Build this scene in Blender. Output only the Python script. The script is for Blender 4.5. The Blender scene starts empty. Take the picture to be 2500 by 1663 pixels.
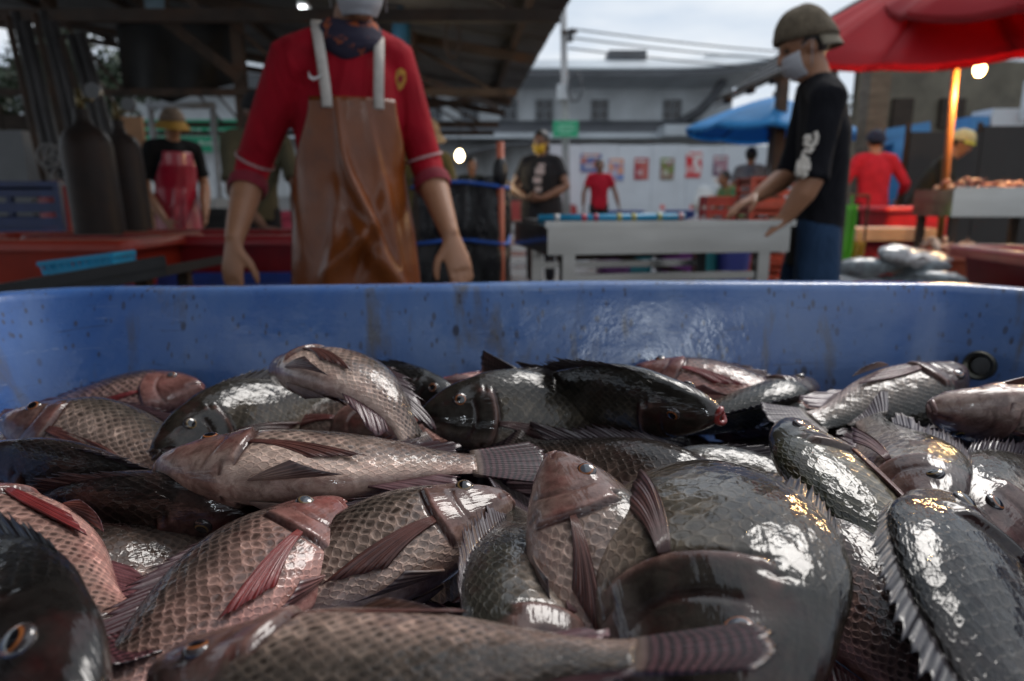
import bpy, math, random
import numpy as np
from mathutils import Vector, Matrix

# ------------------------------------------------------------------ camera, sky, sun, exposure
SC = bpy.context.scene
COL = SC.collection
CAM_Z, PITCH, FPX = 0.92, math.radians(11.6), 1667.0        # 24 mm lens on a 36 mm wide sensor, photo 2500 px wide
cam_d = bpy.data.cameras.new('camera'); cam = bpy.data.objects.new('camera', cam_d); COL.objects.link(cam)
cam.location = (0, 0, CAM_Z); cam.rotation_euler = (math.pi/2 - PITCH, 0, 0)
cam_d.sensor_width = 36.0; cam_d.lens = 36.0*FPX/2500.0
cam_d.clip_start = 0.02; cam_d.clip_end = 600
cam_d.dof.use_dof = True; cam_d.dof.focus_distance = 0.48; cam_d.dof.aperture_fstop = 5.6
SC.camera = cam

SUN_EL, SUN_ROT = math.radians(48), math.radians(42)
world = bpy.data.worlds.new('World'); SC.world = world; world.use_nodes = True
nt = world.node_tree; nt.nodes.clear()
def wn(t, **k):
    n = nt.nodes.new(t)
    for a, b in k.items(): setattr(n, a, b)
    return n
w_out = wn('ShaderNodeOutputWorld'); w_bg = wn('ShaderNodeBackground'); w_bg.inputs['Strength'].default_value = 0.1
w_sky = wn('ShaderNodeTexSky', sky_type='NISHITA', sun_disc=False, sun_elevation=SUN_EL, sun_rotation=SUN_ROT)
w_sky.air_density = 1.0; w_sky.dust_density = 3.0
w_tc = wn('ShaderNodeTexCoord'); w_map = wn('ShaderNodeMapping'); w_map.inputs['Scale'].default_value = (1.0, 1.0, 3.6)
w_n1 = wn('ShaderNodeTexNoise'); w_n1.inputs['Scale'].default_value = 2.6; w_n1.inputs['Detail'].default_value = 5; w_n1.inputs['Roughness'].default_value = 0.5
w_rmp = wn('ShaderNodeValToRGB')
w_rmp.color_ramp.elements[0].position = 0.36; w_rmp.color_ramp.elements[0].color = (0.50, 0.60, 0.73, 1)
w_rmp.color_ramp.elements[1].position = 0.64; w_rmp.color_ramp.elements[1].color = (0.86, 0.89, 0.92, 1)
w_mul = wn('ShaderNodeVectorMath', operation='SCALE'); w_mul.inputs['Scale'].default_value = 8.3     # an even, closed layer of cloud
w_mix = wn('ShaderNodeMix', data_type='RGBA'); w_mix.inputs[0].default_value = 0.94
L = nt.links.new
L(w_tc.outputs['Generated'], w_map.inputs['Vector']); L(w_map.outputs[0], w_n1.inputs['Vector']); L(w_n1.outputs['Fac'], w_rmp.inputs[0])
L(w_rmp.outputs[0], w_mul.inputs[0]); L(w_sky.outputs[0], w_mix.inputs[6]); L(w_mul.outputs[0], w_mix.inputs[7])
L(w_mix.outputs[2], w_bg.inputs['Color']); L(w_bg.outputs[0], w_out.inputs['Surface'])

sun_d = bpy.data.lights.new('sun', 'SUN'); sun = bpy.data.objects.new('sun', sun_d); COL.objects.link(sun)
sun_d.energy = 1.5; sun_d.angle = math.radians(24); sun_d.color = (1.0, 0.96, 0.92)
_sd = Vector((math.sin(SUN_ROT)*math.cos(SUN_EL), math.cos(SUN_ROT)*math.cos(SUN_EL), math.sin(SUN_EL)))
sun.rotation_euler = _sd.to_track_quat('Z', 'Y').to_euler(); sun.location = (12, 14, 14)

SC.view_settings.view_transform = 'Standard'; SC.view_settings.look = 'None'
SC.view_settings.exposure = 0.42; SC.view_settings.gamma = 1.0; SC.view_settings.use_curve_mapping = False
SC.render.engine = 'CYCLES'; SC.cycles.use_denoising = True
SC.cycles.max_bounces = 7; SC.cycles.transparent_max_bounces = 6; SC.cycles.sample_clamp_indirect = 6.0
SC.cycles.caustics_reflective = False; SC.cycles.caustics_refractive = False

# ------------------------------------------------------------------ helpers
CT, ST = math.cos(PITCH), math.sin(PITCH)
def ray(px, py):
    x, y = (px-1250.0)/FPX, -(py-831.5)/FPX
    return np.array([x, CT + y*ST, -ST + y*CT])
def on_z(px, py, z):                       # the point at height z seen at that pixel of the photograph
    d = ray(px, py); t = (z-CAM_Z)/d[2]; return np.array([0, 0, CAM_Z]) + d*t
def at(px, py, dist):                      # the point at that distance down the market
    d = ray(px, py); t = dist/d[1]; return np.array([0, 0, CAM_Z]) + d*t
def xat(px, dist, py=500): return float(at(px, py, dist)[0])
def zat(py, dist): return float(at(1250, py, dist)[2])

def link(o, parent=None):
    COL.objects.link(o)
    if parent is not None: o.parent = parent
    return o
def tag(o, label=None, cat=None, group=None, kind=None):
    if label: o['label'] = label
    if cat: o['category'] = cat
    if group: o['group'] = group
    if kind: o['kind'] = kind
    return o
def thing(name, label, cat, loc=(0, 0, 0), group=None, rz=0.0):
    o = bpy.data.objects.new(name, None); o.empty_display_size = 0.05; link(o)
    o.location = loc; o.rotation_euler = (0, 0, rz)
    return tag(o, label, cat, group)

class MB:
    """collects shapes, then links them as one mesh object"""
    def __init__(s): s.V = []; s.F = []; s.n = 0
    def add(s, V, F):
        V = np.asarray(V, float).reshape(-1, 3)
        s.V.append(V); s.F.extend([tuple(int(i)+s.n for i in f) for f in F]); s.n += len(V); return s
    def box(s, c, size, R=None):
        h = np.array(size)/2.0
        P = np.array([[x, y, z] for z in (-1, 1) for y in (-1, 1) for x in (-1, 1)])*h
        if R is not None: P = P @ np.array(R).T
        return s.add(P+np.array(c), [(0,2,3,1),(4,5,7,6),(0,1,5,4),(2,6,7,3),(0,4,6,2),(1,3,7,5)])
    def box2(s, a, b): a = np.array(a, float); b = np.array(b, float); return s.box((a+b)/2, np.abs(b-a))
    def bar(s, a, b, w, h=None, up=(0, 0, 1)):
        a = np.array(a, float); b = np.array(b, float); h = w if h is None else h
        d = b-a; ln = np.linalg.norm(d); d = d/ln; up = np.array(up, float)
        if abs(d @ up) > 0.97: up = np.array([0, 1.0, 0])
        x = np.cross(d, up); x /= np.linalg.norm(x); z = np.cross(x, d)
        return s.box((a+b)/2, (w, ln, h), np.stack([x, d, z], 1))
    def tube(s, pts, rad, seg=10, caps=True, up=None):
        pts = np.asarray(pts, float); n = len(pts)
        rad = np.asarray(rad, float)
        if rad.ndim == 0: rad = np.full((n, 2), float(rad))
        elif rad.ndim == 1: rad = np.stack([rad, rad], 1)
        T = np.gradient(pts, axis=0); T /= np.maximum(np.linalg.norm(T, axis=1, keepdims=True), 1e-9)
        u = None if up is None else np.array(up, float); V = []; xp = None
        ang = np.linspace(0, 2*np.pi, seg, endpoint=False)
        for i in range(n):
            if u is not None:
                x = np.cross(u, T[i])
                if np.linalg.norm(x) < 1e-4: x = np.cross(np.array([1.0, 0, 0]), T[i])
            elif xp is None:
                x = np.cross(np.array([0.0, 1.0, 0]) if abs(T[i][1]) < .9 else np.array([1.0, 0, 0]), T[i])
            else: x = xp-(xp@T[i])*T[i]
            x /= np.linalg.norm(x); xp = x; y = np.cross(T[i], x)
            V.append(pts[i] + rad[i, 0]*np.cos(ang)[:, None]*x + rad[i, 1]*np.sin(ang)[:, None]*y)
        V = np.concatenate(V); F = []
        for i in range(n-1):
            for j in range(seg):
                k = (j+1) % seg; F.append((i*seg+j, i*seg+k, (i+1)*seg+k, (i+1)*seg+j))
        if caps: F.append(tuple(range(seg-1, -1, -1))); F.append(tuple((n-1)*seg+j for j in range(seg)))
        return s.add(V, F)
    def ball(s, c, r, seg=12, rings=8, R=None):
        r = np.array(r, float)*np.ones(3); V = [[0, 0, 1]]; F = []
        for i in range(1, rings):
            a = math.pi*i/rings
            for j in range(seg):
                b = 2*math.pi*j/seg; V.append([math.sin(a)*math.cos(b), math.sin(a)*math.sin(b), math.cos(a)])
        V.append([0, 0, -1]); V = np.array(V)*r
        if R is not None: V = V @ np.array(R).T
        for j in range(seg): F.append((0, 1+j, 1+(j+1) % seg))
        for i in range(rings-2):
            for j in range(seg):
                a = 1+i*seg; F.append((a+j, a+seg+j, a+seg+(j+1) % seg, a+(j+1) % seg))
        e = len(V)-1; a = 1+(rings-2)*seg
        for j in range(seg): F.append((a+j, e, a+(j+1) % seg))
        return s.add(V+np.array(c), F)
    def grid(s, P, wrap=False):
        P = np.asarray(P, float); n, m = P.shape[:2]; F = []
        for i in range(n-1):
            for j in range(m if wrap else m-1):
                k = (j+1) % m; F.append((i*m+j, i*m+k, (i+1)*m+k, (i+1)*m+j))
        return s.add(P.reshape(-1, 3), F)
    def slab(s, P, th):
        """a grid sheet given thickness th (a vector or an array of vectors), closed all round"""
        P = np.asarray(P, float); n, m = P.shape[:2]; th = np.broadcast_to(np.asarray(th, float), P.shape)
        A = (P+th/2).reshape(-1, 3); B = (P-th/2).reshape(-1, 3); N = n*m; F = []
        for i in range(n-1):
            for j in range(m-1):
                a, b, c, d = i*m+j, i*m+j+1, (i+1)*m+j+1, (i+1)*m+j
                F.append((a, b, c, d)); F.append((N+d, N+c, N+b, N+a))
        ring = [j for j in range(m)] + [i*m+m-1 for i in range(1, n)] + [(n-1)*m+j for j in range(m-2, -1, -1)] + [i*m for i in range(n-2, 0, -1)]
        for q in range(len(ring)):
            a, b = ring[q], ring[(q+1) % len(ring)]; F.append((b, a, N+a, N+b))
        return s.add(np.concatenate([A, B]), F)
    def lathe(s, prof, c=(0, 0, 0), seg=20, R=None):
        ang = np.linspace(0, 2*np.pi, seg, endpoint=False)
        P = np.array([[[r*math.cos(a), r*math.sin(a), z] for a in ang] for r, z in prof])
        if R is not None: P = P @ np.array(R).T
        return s.grid(P+np.array(c), True)
    def poly(s, pts, axis_v):
        """a flat outline pushed out along axis_v"""
        pts = np.asarray(pts, float); n = len(pts); B = pts+np.array(axis_v)
        F = [tuple(range(n)), tuple(range(2*n-1, n-1, -1))]
        for i in range(n): k = (i+1) % n; F.append((k, i, n+i, n+k))
        return s.add(np.concatenate([pts, B]), F)
    def build(s, name, mat, parent=None, origin=(0, 0, 0), smooth=False, attrs=None, uv=None):
        V = np.concatenate(s.V) - np.array(origin, float)
        me = bpy.data.meshes.new(name); me.from_pydata(V.tolist(), [], s.F); me.update()
        if smooth is True: me.polygons.foreach_set('use_smooth', [True]*len(me.polygons))
        elif smooth: me.polygons.foreach_set('use_smooth', [True]*len(me.polygons)); me.set_sharp_from_angle(angle=math.radians(smooth))
        if attrs:
            for k, a in attrs.items():
                at_ = me.attributes.new(k, 'FLOAT_COLOR', 'POINT')
                c = np.ones((len(V), 4), np.float32); c[:, :3] = a; at_.data.foreach_set('color', c.ravel())
        if uv is not None:
            l = me.uv_layers.new(name='UVMap'); idx = np.zeros(len(me.loops), np.int32); me.loops.foreach_get('vertex_index', idx)
            l.data.foreach_set('uv', np.asarray(uv, np.float32)[idx].ravel())
        if mat is not None: me.materials.append(mat)
        o = bpy.data.objects.new(name, me); link(o, parent); return o

BAKE = []          # objects whose modifiers are turned into plain mesh at the end
def rot_z(a): c, s_ = math.cos(a), math.sin(a); return np.array([[c, -s_, 0], [s_, c, 0], [0, 0, 1]])
def rot_x(a): c, s_ = math.cos(a), math.sin(a); return np.array([[1, 0, 0], [0, c, -s_], [0, s_, c]])
def rot_y(a): c, s_ = math.cos(a), math.sin(a); return np.array([[c, 0, s_], [0, 1, 0], [-s_, 0, c]])
def nrm(v): v = np.asarray(v, float); return v/np.linalg.norm(v)
def sstep(a, b, x): t = np.clip((np.asarray(x, float)-a)/(b-a), 0, 1); return t*t*(3-2*t)

# ------------------------------------------------------------------ materials
class NT:
    def __init__(s, name):
        s.m = bpy.data.materials.new(name); s.m.use_nodes = True; s.t = s.m.node_tree; s.t.nodes.clear()
        s.out = s.n('ShaderNodeOutputMaterial'); s.p = s.n('ShaderNodeBsdfPrincipled'); s.l(s.p.outputs[0], s.out.inputs[0])
    def n(s, t, **k):
        x = s.t.nodes.new(t)
        for a, b in k.items(): setattr(x, a, b)
        return x
    def l(s, a, b): s.t.links.new(a, b)
    def inp(s, node, i, v):
        if v is None: return
        if hasattr(v, 'is_output') or isinstance(v, bpy.types.NodeSocket): s.l(v, node.inputs[i])
        else: node.inputs[i].default_value = v
    def math(s, op, a, b=None, c=None, clamp=False):
        x = s.n('ShaderNodeMath', operation=op, use_clamp=clamp)
        for i, v in enumerate((a, b, c)): s.inp(x, i, v)
        return x.outputs[0]
    def mix(s, f, a, b, mode='MIX'):
        x = s.n('ShaderNodeMix', data_type='RGBA', blend_type=mode)
        s.inp(x, 0, f); s.inp(x, 6, a if not isinstance(a, tuple) else (*a[:3], 1)); s.inp(x, 7, b if not isinstance(b, tuple) else (*b[:3], 1))
        return x.outputs[2]
    def ramp(s, f, *els):
        x = s.n('ShaderNodeValToRGB'); cr = x.color_ramp
        while len(cr.elements) < len(els): cr.elements.new(0.5)
        for e, (p, c) in zip(cr.elements, els):
            e.position = p; e.color = (c, c, c, 1) if not isinstance(c, tuple) else (*c[:3], 1)
        s.l(f, x.inputs[0]); return x.outputs[0]
    def noise(s, vec, scale, detail=3, rough=0.5, dist=0.0):
        x = s.n('ShaderNodeTexNoise'); x.inputs['Scale'].default_value = scale; x.inputs['Detail'].default_value = detail
        x.inputs['Roughness'].default_value = rough; x.inputs['Distortion'].default_value = dist
        if vec is not None: s.l(vec, x.inputs['Vector'])
        return x.outputs['Fac']
    def coord(s, which='Object'): return s.n('ShaderNodeTexCoord').outputs[which]
    def mapping(s, vec, scale=(1, 1, 1), rot=(0, 0, 0), loc=(0, 0, 0)):
        x = s.n('ShaderNodeMapping'); x.inputs['Scale'].default_value = scale; x.inputs['Rotation'].default_value = rot; x.inputs['Location'].default_value = loc
        s.l(vec, x.inputs['Vector']); return x.outputs[0]
    def bump(s, h, strength=0.3, dist=0.01, normal=None):
        x = s.n('ShaderNodeBump'); x.inputs['Strength'].default_value = strength; x.inputs['Distance'].default_value = dist
        s.l(h, x.inputs['Height'])
        if normal is not None: s.l(normal, x.inputs['Normal'])
        return x.outputs[0]
    def set(s, **k):
        for a, v in k.items():
            a = a.replace('_', ' ')
            s.inp(s.p, a, v if not (isinstance(v, tuple) and len(v) == 3) else (*v, 1))
        return s
MATS = {}
def mat(name, col, rough=0.6, var=0.25, nscale=8.0, metal=0.0, bump=0.1, bdist=0.004, bscale=40.0, dirt=None, dirt_amt=0.5, dscale=3.0, coat=0.0, spec=0.5, stretch=(1, 1, 1)):
    """an everyday surface: mottled colour, uneven gloss, fine relief, and grime with a shape of its own"""
    if name in MATS: return MATS[name]
    t = NT(name); co = t.mapping(t.coord('Object'), stretch)
    n1 = t.noise(co, nscale, 5, 0.6); n2 = t.noise(co, bscale, 4, 0.6)
    lo = tuple(c*(1-var) for c in col); hi = tuple(min(1, c*(1+var)) for c in col)
    c = t.ramp(n1, (0.3, lo), (0.7, hi))
    if dirt:
        g = t.ramp(t.noise(co, dscale, 7, 0.65, 0.4), (0.48, 0.0), (0.68, dirt_amt)); c = t.mix(g, c, dirt)
    t.set(Base_Color=c, Roughness=t.math('MULTIPLY_ADD', n2, 0.25, rough-0.125), Metallic=metal, Coat_Weight=coat, Coat_Roughness=0.12, Specular_IOR_Level=spec)
    t.l(t.bump(n2, bump, bdist), t.p.inputs['Normal'])
    MATS[name] = t.m; return t.m
# ------------------------------------------------------------------ the blue tub
FLOOR_Z, RIM_Z = 0.585, 0.806
def rounded(hx, y0, y1, r, z, n=12):
    pts = []
    for cx, cy, a0 in ((hx-r, y1-r, 0), (-hx+r, y1-r, 90), (-hx+r, y0+r, 180), (hx-r, y0+r, 270)):
        for i in range(n+1):
            a = math.radians(a0+90*i/n); pts.append((cx+r*math.cos(a), cy+r*math.sin(a), z))
    # straight runs get extra points so that the sheet can bow
    out = []
    for i in range(len(pts)):
        a, b = np.array(pts[i]), np.array(pts[(i+1) % len(pts)])
        m = 14 if np.linalg.norm(b-a) > 0.25 else 1
        for k in range(m): out.append(a+(b-a)*k/m)
    return np.array(out)
def tub_material():
    t = NT('blue_tub_plastic'); co = t.coord('Object')
    base = t.ramp(t.noise(co, 5, 4, 0.6), (0.3, (0.035, 0.105, 0.33)), (0.7, (0.060, 0.16, 0.43)))
    haze = t.ramp(t.noise(t.mapping(co, (1, 1, 0.5)), 3.2, 6, 0.65, 0.6), (0.38, 0.06), (0.66, 0.72))
    c = t.mix(haze, base, (0.20, 0.28, 0.44))
    sm = t.ramp(t.noise(t.mapping(co, (14, 14, 1.6)), 1.6, 5, 0.6, 0.3), (0.56, 0.0), (0.70, 0.75))                 # runs of dried slime
    c = t.mix(sm, c, (0.13, 0.105, 0.065))
    v = t.n('ShaderNodeTexVoronoi', feature='F1'); v.inputs['Scale'].default_value = 30; v.inputs['Randomness'].default_value = 1
    t.l(t.mapping(co, (1, 1, 0.55), (0.0, 0.5, 0.3)), v.inputs['Vector'])
    spots = t.math('MULTIPLY', t.ramp(v.outputs['Distance'], (0.10, 1.0), (0.17, 0.0)), t.ramp(v.outputs['Color'], (0.62, 0.0), (0.66, 0.75)))
    c = t.mix(spots, c, (0.035, 0.024, 0.018))
    for vs, th_, sz in ((58, .36, .22), (95, .30, .25), (40, .50, .12)):
        v2 = t.n('ShaderNodeTexVoronoi', feature='F1'); v2.inputs['Scale'].default_value = vs; t.l(t.mapping(co, (1, 1, .45), (0.2, 0.7*(1 if vs < 60 else -1), 0.1)), v2.inputs['Vector'])
        fl = t.math('MULTIPLY', t.ramp(v2.outputs['Distance'], (sz*.55, 1.0), (sz, 0.0)), t.ramp(v2.outputs['Color'], (th_+.12, 0.0), (th_+.2, 0.6))); c = t.mix(fl, c, (0.06, 0.045, 0.035))
    sc = t.noise(t.mapping(co, (5, 5, 60), (0, 0.9, 0)), 2.2, 5, 0.7, 1.0); scr = t.ramp(sc, (0.635, 0.0), (0.66, 0.5))
    c = t.mix(scr, c, (0.05, 0.05, 0.07))
    scr2 = t.ramp(t.noise(t.mapping(co, (4, 4, 70), (0, -0.7, 0.0)), 2.5, 5, 0.7, 1.0), (0.645, 0.0), (0.67, 0.35)); c = t.mix(scr2, c, (0.34, 0.40, 0.52))
    wet = t.noise(co, 7, 5, 0.6)
    t.set(Base_Color=c, Roughness=t.ramp(wet, (0.4, 0.12), (0.6, 0.36)), Specular_IOR_Level=0.55)
    h = t.math('ADD', t.math('MULTIPLY', t.noise(co, 26, 4, 0.6), 0.9), t.math('MULTIPLY', t.noise(co, 240, 3, 0.7), 0.12))
    t.l(t.bump(h, 0.22, 0.006), t.p.inputs['Normal']); return t.m
TUB_HX, TUB_Y0, TUB_Y1 = 0.665, -0.16, 0.925
def build_tub():
    t = thing('fish_tub', 'long blue plastic tub with stained walls, full of fresh fish', 'tub', (0, 0.36, 0.49))
    og = (0, 0.36, 0.49); mb = MB(); rings = []
    def ring(z, off, rr): rings.append(rounded(TUB_HX+off, TUB_Y0-off, TUB_Y1+off, rr, z))
    ring(FLOOR_Z, -0.16, 0.05); ring(FLOOR_Z, -0.10, 0.09); ring(FLOOR_Z+0.004, -0.065, 0.12); ring(FLOOR_Z+0.03, -0.045, 0.115)
    for k in range(1, 9): ring(FLOOR_Z+0.03+(RIM_Z-0.012-FLOOR_Z-0.03)*k/8, -0.045+0.045*k/8, 0.115)
    ring(RIM_Z-0.003, 0.004, 0.12); ring(RIM_Z, 0.012, 0.128); ring(RIM_Z, 0.034, 0.15); ring(RIM_Z-0.006, 0.044, 0.16); ring(RIM_Z-0.045, 0.046, 0.162)
    ring(RIM_Z-0.046, 0.02, 0.165); ring(FLOOR_Z-0.03, -0.02, 0.13); ring(FLOOR_Z-0.05, -0.05, 0.11)
    P = np.array(rings)
    ctr = P[0].mean(0)
    mb.grid(P[:, ::-1], True)
    n = P.shape[1]; m0 = len(P)*n
    # floor and underside
    fl = P[0][::-1]; mb.add(np.vstack([fl, [ctr]]), [(n, i, (i+1) % n) for i in range(n)])
    ub = P[-1][::-1]; c2 = ub.mean(0); mb.add(np.vstack([ub, [c2]]), [(n, (i+1) % n, i) for i in range(n)])
    V = np.concatenate(mb.V); b = 0.006*np.sin(V[:, 0]*7.3+1)*sstep(FLOOR_Z, RIM_Z, V[:, 2])*(V[:, 1] > 0.6); V[:, 1] += b; V[:, 2] += 0.004*np.sin(V[:, 0]*3.1+0.4)*(V[:, 2] > RIM_Z-0.05)
    mb.V = [V]
    M = tub_material(); mb.build('basin', M, t, og, smooth=50)
    # drain fitting in the corner wall
    p = at(2392, 893, 0.845); nn = nrm((-0.75, -0.62, 0.18)); R = np.array(Vector(nn).to_track_quat('Z', 'Y').to_matrix())
    d = MB().lathe([(0.017, -0.012), (0.019, 0.004), (0.0165, 0.007), (0.0125, 0.004), (0.011, -0.012)], p, 24, R)
    dr = d.build('drain_fitting', mat('drain_brass', (0.07, 0.065, 0.05), 0.35, metal=0.6), t, og, smooth=40)
    MB().lathe([(0.0001, 0.0), (0.0112, 0.0), (0.0112, -0.008), (0.0001, -0.008)], p-nn*0.004, 20, R).build('plug', mat('drain_dark', (0.012, 0.012, 0.012), 0.3), dr, og)
    return t
build_tub()
def build_stand():
    s = thing('tub_stand', 'rusty steel stand under the blue fish tub', 'stand', (0, 0.36, 0.0)); og = (0, 0.36, 0)
    ms = mat('rusty_steel', (0.10, 0.07, 0.05), 0.7, 0.4, metal=0.5, dirt=(0.16, 0.06, 0.025))
    z = FLOOR_Z-0.052
    for x in (-0.52, 0.52):
        for y in (0.0, 0.72): MB().box2((x-0.02, y-0.02, 0), (x+0.02, y+0.02, z-0.04)).build('leg', ms, s, og)
        MB().box2((x-0.02, -0.1, z-0.04), (x+0.02, 0.82, z)).build('rail', ms, s, og)
    for y in (0.0, 0.72): MB().box2((-0.5, y-0.018, z-0.039), (0.5, y+0.018, z-0.002)).build('cross_bar', ms, s, og)
build_stand()

# ------------------------------------------------------------------ fish
def fish_skin_material():
    t = NT('wet_fish_skin')
    uvn = t.n('ShaderNodeUVMap', uv_map='UVMap'); uv = uvn.outputs[0]
    a1 = t.n('ShaderNodeAttribute', attribute_name='tint'); a2 = t.n('ShaderNodeAttribute', attribute_name='aux')
    sep = t.n('ShaderNodeSeparateColor'); t.l(a2.outputs['Color'], sep.inputs[0])
    scl, spt, slime = sep.outputs[0], sep.outputs[1], sep.outputs[2]
    # diamond lattice of scales: a square grid turned by 45 degrees
    wob = t.n('ShaderNodeTexNoise'); wob.inputs['Scale'].default_value = 0.55; t.l(uv, wob.inputs['Vector'])
    w2 = t.n('ShaderNodeVectorMath', operation='MULTIPLY_ADD'); t.l(wob.outputs['Color'], w2.inputs[0]); w2.inputs[1].default_value = (1.3, 1.1, 0); t.l(uv, w2.inputs[2])
    r45 = t.mapping(w2.outputs[0], (0.7071, 0.7071, 1), (0, 0, math.radians(45)))
    v = t.n('ShaderNodeTexVoronoi', feature='F1', voronoi_dimensions='2D'); v.inputs['Scale'].default_value = 1.0; v.inputs['Randomness'].default_value = 0.16
    t.l(r45, v.inputs['Vector'])
    df = t.n('ShaderNodeVectorMath', operation='SUBTRACT'); t.l(r45, df.inputs[0]); t.l(v.outputs['Position'], df.inputs[1])
    dt = t.n('ShaderNodeVectorMath', operation='DOT_PRODUCT'); t.l(df.outputs[0], dt.inputs[0]); dt.inputs[1].default_value = (0.7071, 0.7071, 0)   # towards the tail
    post = dt.outputs['Value']
    dist = v.outputs['Distance']
    rnd = t.n('ShaderNodeSeparateColor'); t.l(v.outputs['Color'], rnd.inputs[0])
    # dark spot at the root of each scale, pale rim at its edge
    sd = t.math('ADD', dist, t.math('MULTIPLY', post, 0.35))
    spot = t.ramp(sd, (0.17, 1.0), (0.36, 0.0))
    rim = t.ramp(dist, (0.38, 0.0), (0.52, 1.0))
    fade = t.ramp(t.noise(t.coord('Object'), 17, 4, 0.6), (0.34, 0.45), (0.52, 1.0)); spt = t.math('MULTIPLY', spt, fade)
    cloud = t.ramp(t.noise(t.mapping(t.coord('Object'), (1, 1, 1), (0, 0, 0), (3, 1, 2)), 11, 5, 0.65, 0.5), (0.36, 0.5), (0.54, 0.0))
    c = t.mix(cloud, a1.outputs['Color'], t.mix(1.0, a1.outputs['Color'], (0.34, 0.29, 0.29), 'MULTIPLY'))
    blot = t.noise(t.coord('Object'), 42, 4, 0.6)
    c = t.mix(t.math('MULTIPLY', t.math('MULTIPLY', spot, spt), t.math('MULTIPLY_ADD', rnd.outputs[0], 0.5, 0.55), clamp=True), c, t.mix(1.0, c, (0.13, 0.11, 0.10), 'MULTIPLY'))
    c = t.mix(t.math('MULTIPLY', t.math('MULTIPLY', t.math('MULTIPLY', rim, scl), fade), 0.42), c, t.mix(1.0, c, (1.9, 1.75, 1.65), 'MULTIPLY'))
    c = t.mix(t.math('MULTIPLY', t.ramp(rnd.outputs[1], (0.90, 0.0), (0.96, 0.55)), scl), c, t.mix(1.0, c, (2.1, 2.1, 2.1), 'MULTIPLY'))
    c = t.mix(t.math('MULTIPLY', t.ramp(blot, (0.35, 0.5), (0.6, 0.0)), 0.7), c, t.mix(1.0, c, (0.45, 0.38, 0.36), 'MULTIPLY'))
    hm = t.ramp(t.noise(t.mapping(t.coord('Object'), (1, 1, 1), (0.4, 0.2, 0.7)), 85, 5, 0.7, 0.6), (0.40, 0.65), (0.58, 0.0))      # mottled, scaleless skin of the head and throat
    c = t.mix(t.math('MULTIPLY', hm, t.math('SUBTRACT', 1.0, scl, clamp=True)), c, t.mix(1.0, c, (0.35, 0.26, 0.25), 'MULTIPLY'))
    red = t.ramp(t.noise(t.coord('Object'), 24, 5, 0.65), (0.50, 0.0), (0.68, 0.7))
    c = t.mix(t.math('MULTIPLY', red, slime), c, (0.34, 0.055, 0.05))
    h = t.math('MULTIPLY', t.math('ADD', t.math('MULTIPLY', post, 0.9), t.math('MULTIPLY', rim, -0.35)), scl)
    fine = t.noise(t.coord('Object'), 330, 3, 0.6)
    wave = t.noise(t.mapping(uv, (0.16, 0.5, 1)), 1.0, 3, 0.55)
    hb = t.math('ADD', h, t.math('MULTIPLY', fine, 0.22))
    n1 = t.bump(hb, 0.8, 0.0016)
    hc = t.math('ADD', t.math('ADD', t.math('MULTIPLY', h, 0.26), t.math('MULTIPLY', wave, 1.3)), t.math('MULTIPLY', fine, 0.14))
    dp = t.n('ShaderNodeVectorMath', operation='DOT_PRODUCT'); t.l(df.outputs[0], dp.inputs[0]); dp.inputs[1].default_value = (0.7071, -0.7071, 0)
    facet = t.math('ADD', t.math('MULTIPLY', t.math('SUBTRACT', rnd.outputs[0], 0.5), post), t.math('MULTIPLY', t.math('SUBTRACT', rnd.outputs[2], 0.5), dp.outputs['Value']))      # every scale lies at its own slight tilt
    hc = t.math('ADD', hc, t.math('MULTIPLY', t.math('MULTIPLY', facet, scl), 0.85))
    n2 = t.bump(hc, 0.6, 0.0013)
    t.set(Base_Color=c, Roughness=0.5, Specular_IOR_Level=0.08, Coat_Weight=1.0, Coat_Roughness=t.ramp(t.noise(t.coord('Object'), 60, 3, 0.6), (0.35, 0.025), (0.7, 0.09)), Coat_IOR=1.45)
    t.p.inputs['Subsurface Weight'].default_value = 0.0
    t.l(n1, t.p.inputs['Normal']); t.l(n2, t.p.inputs['Coat Normal']); return t.m
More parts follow.
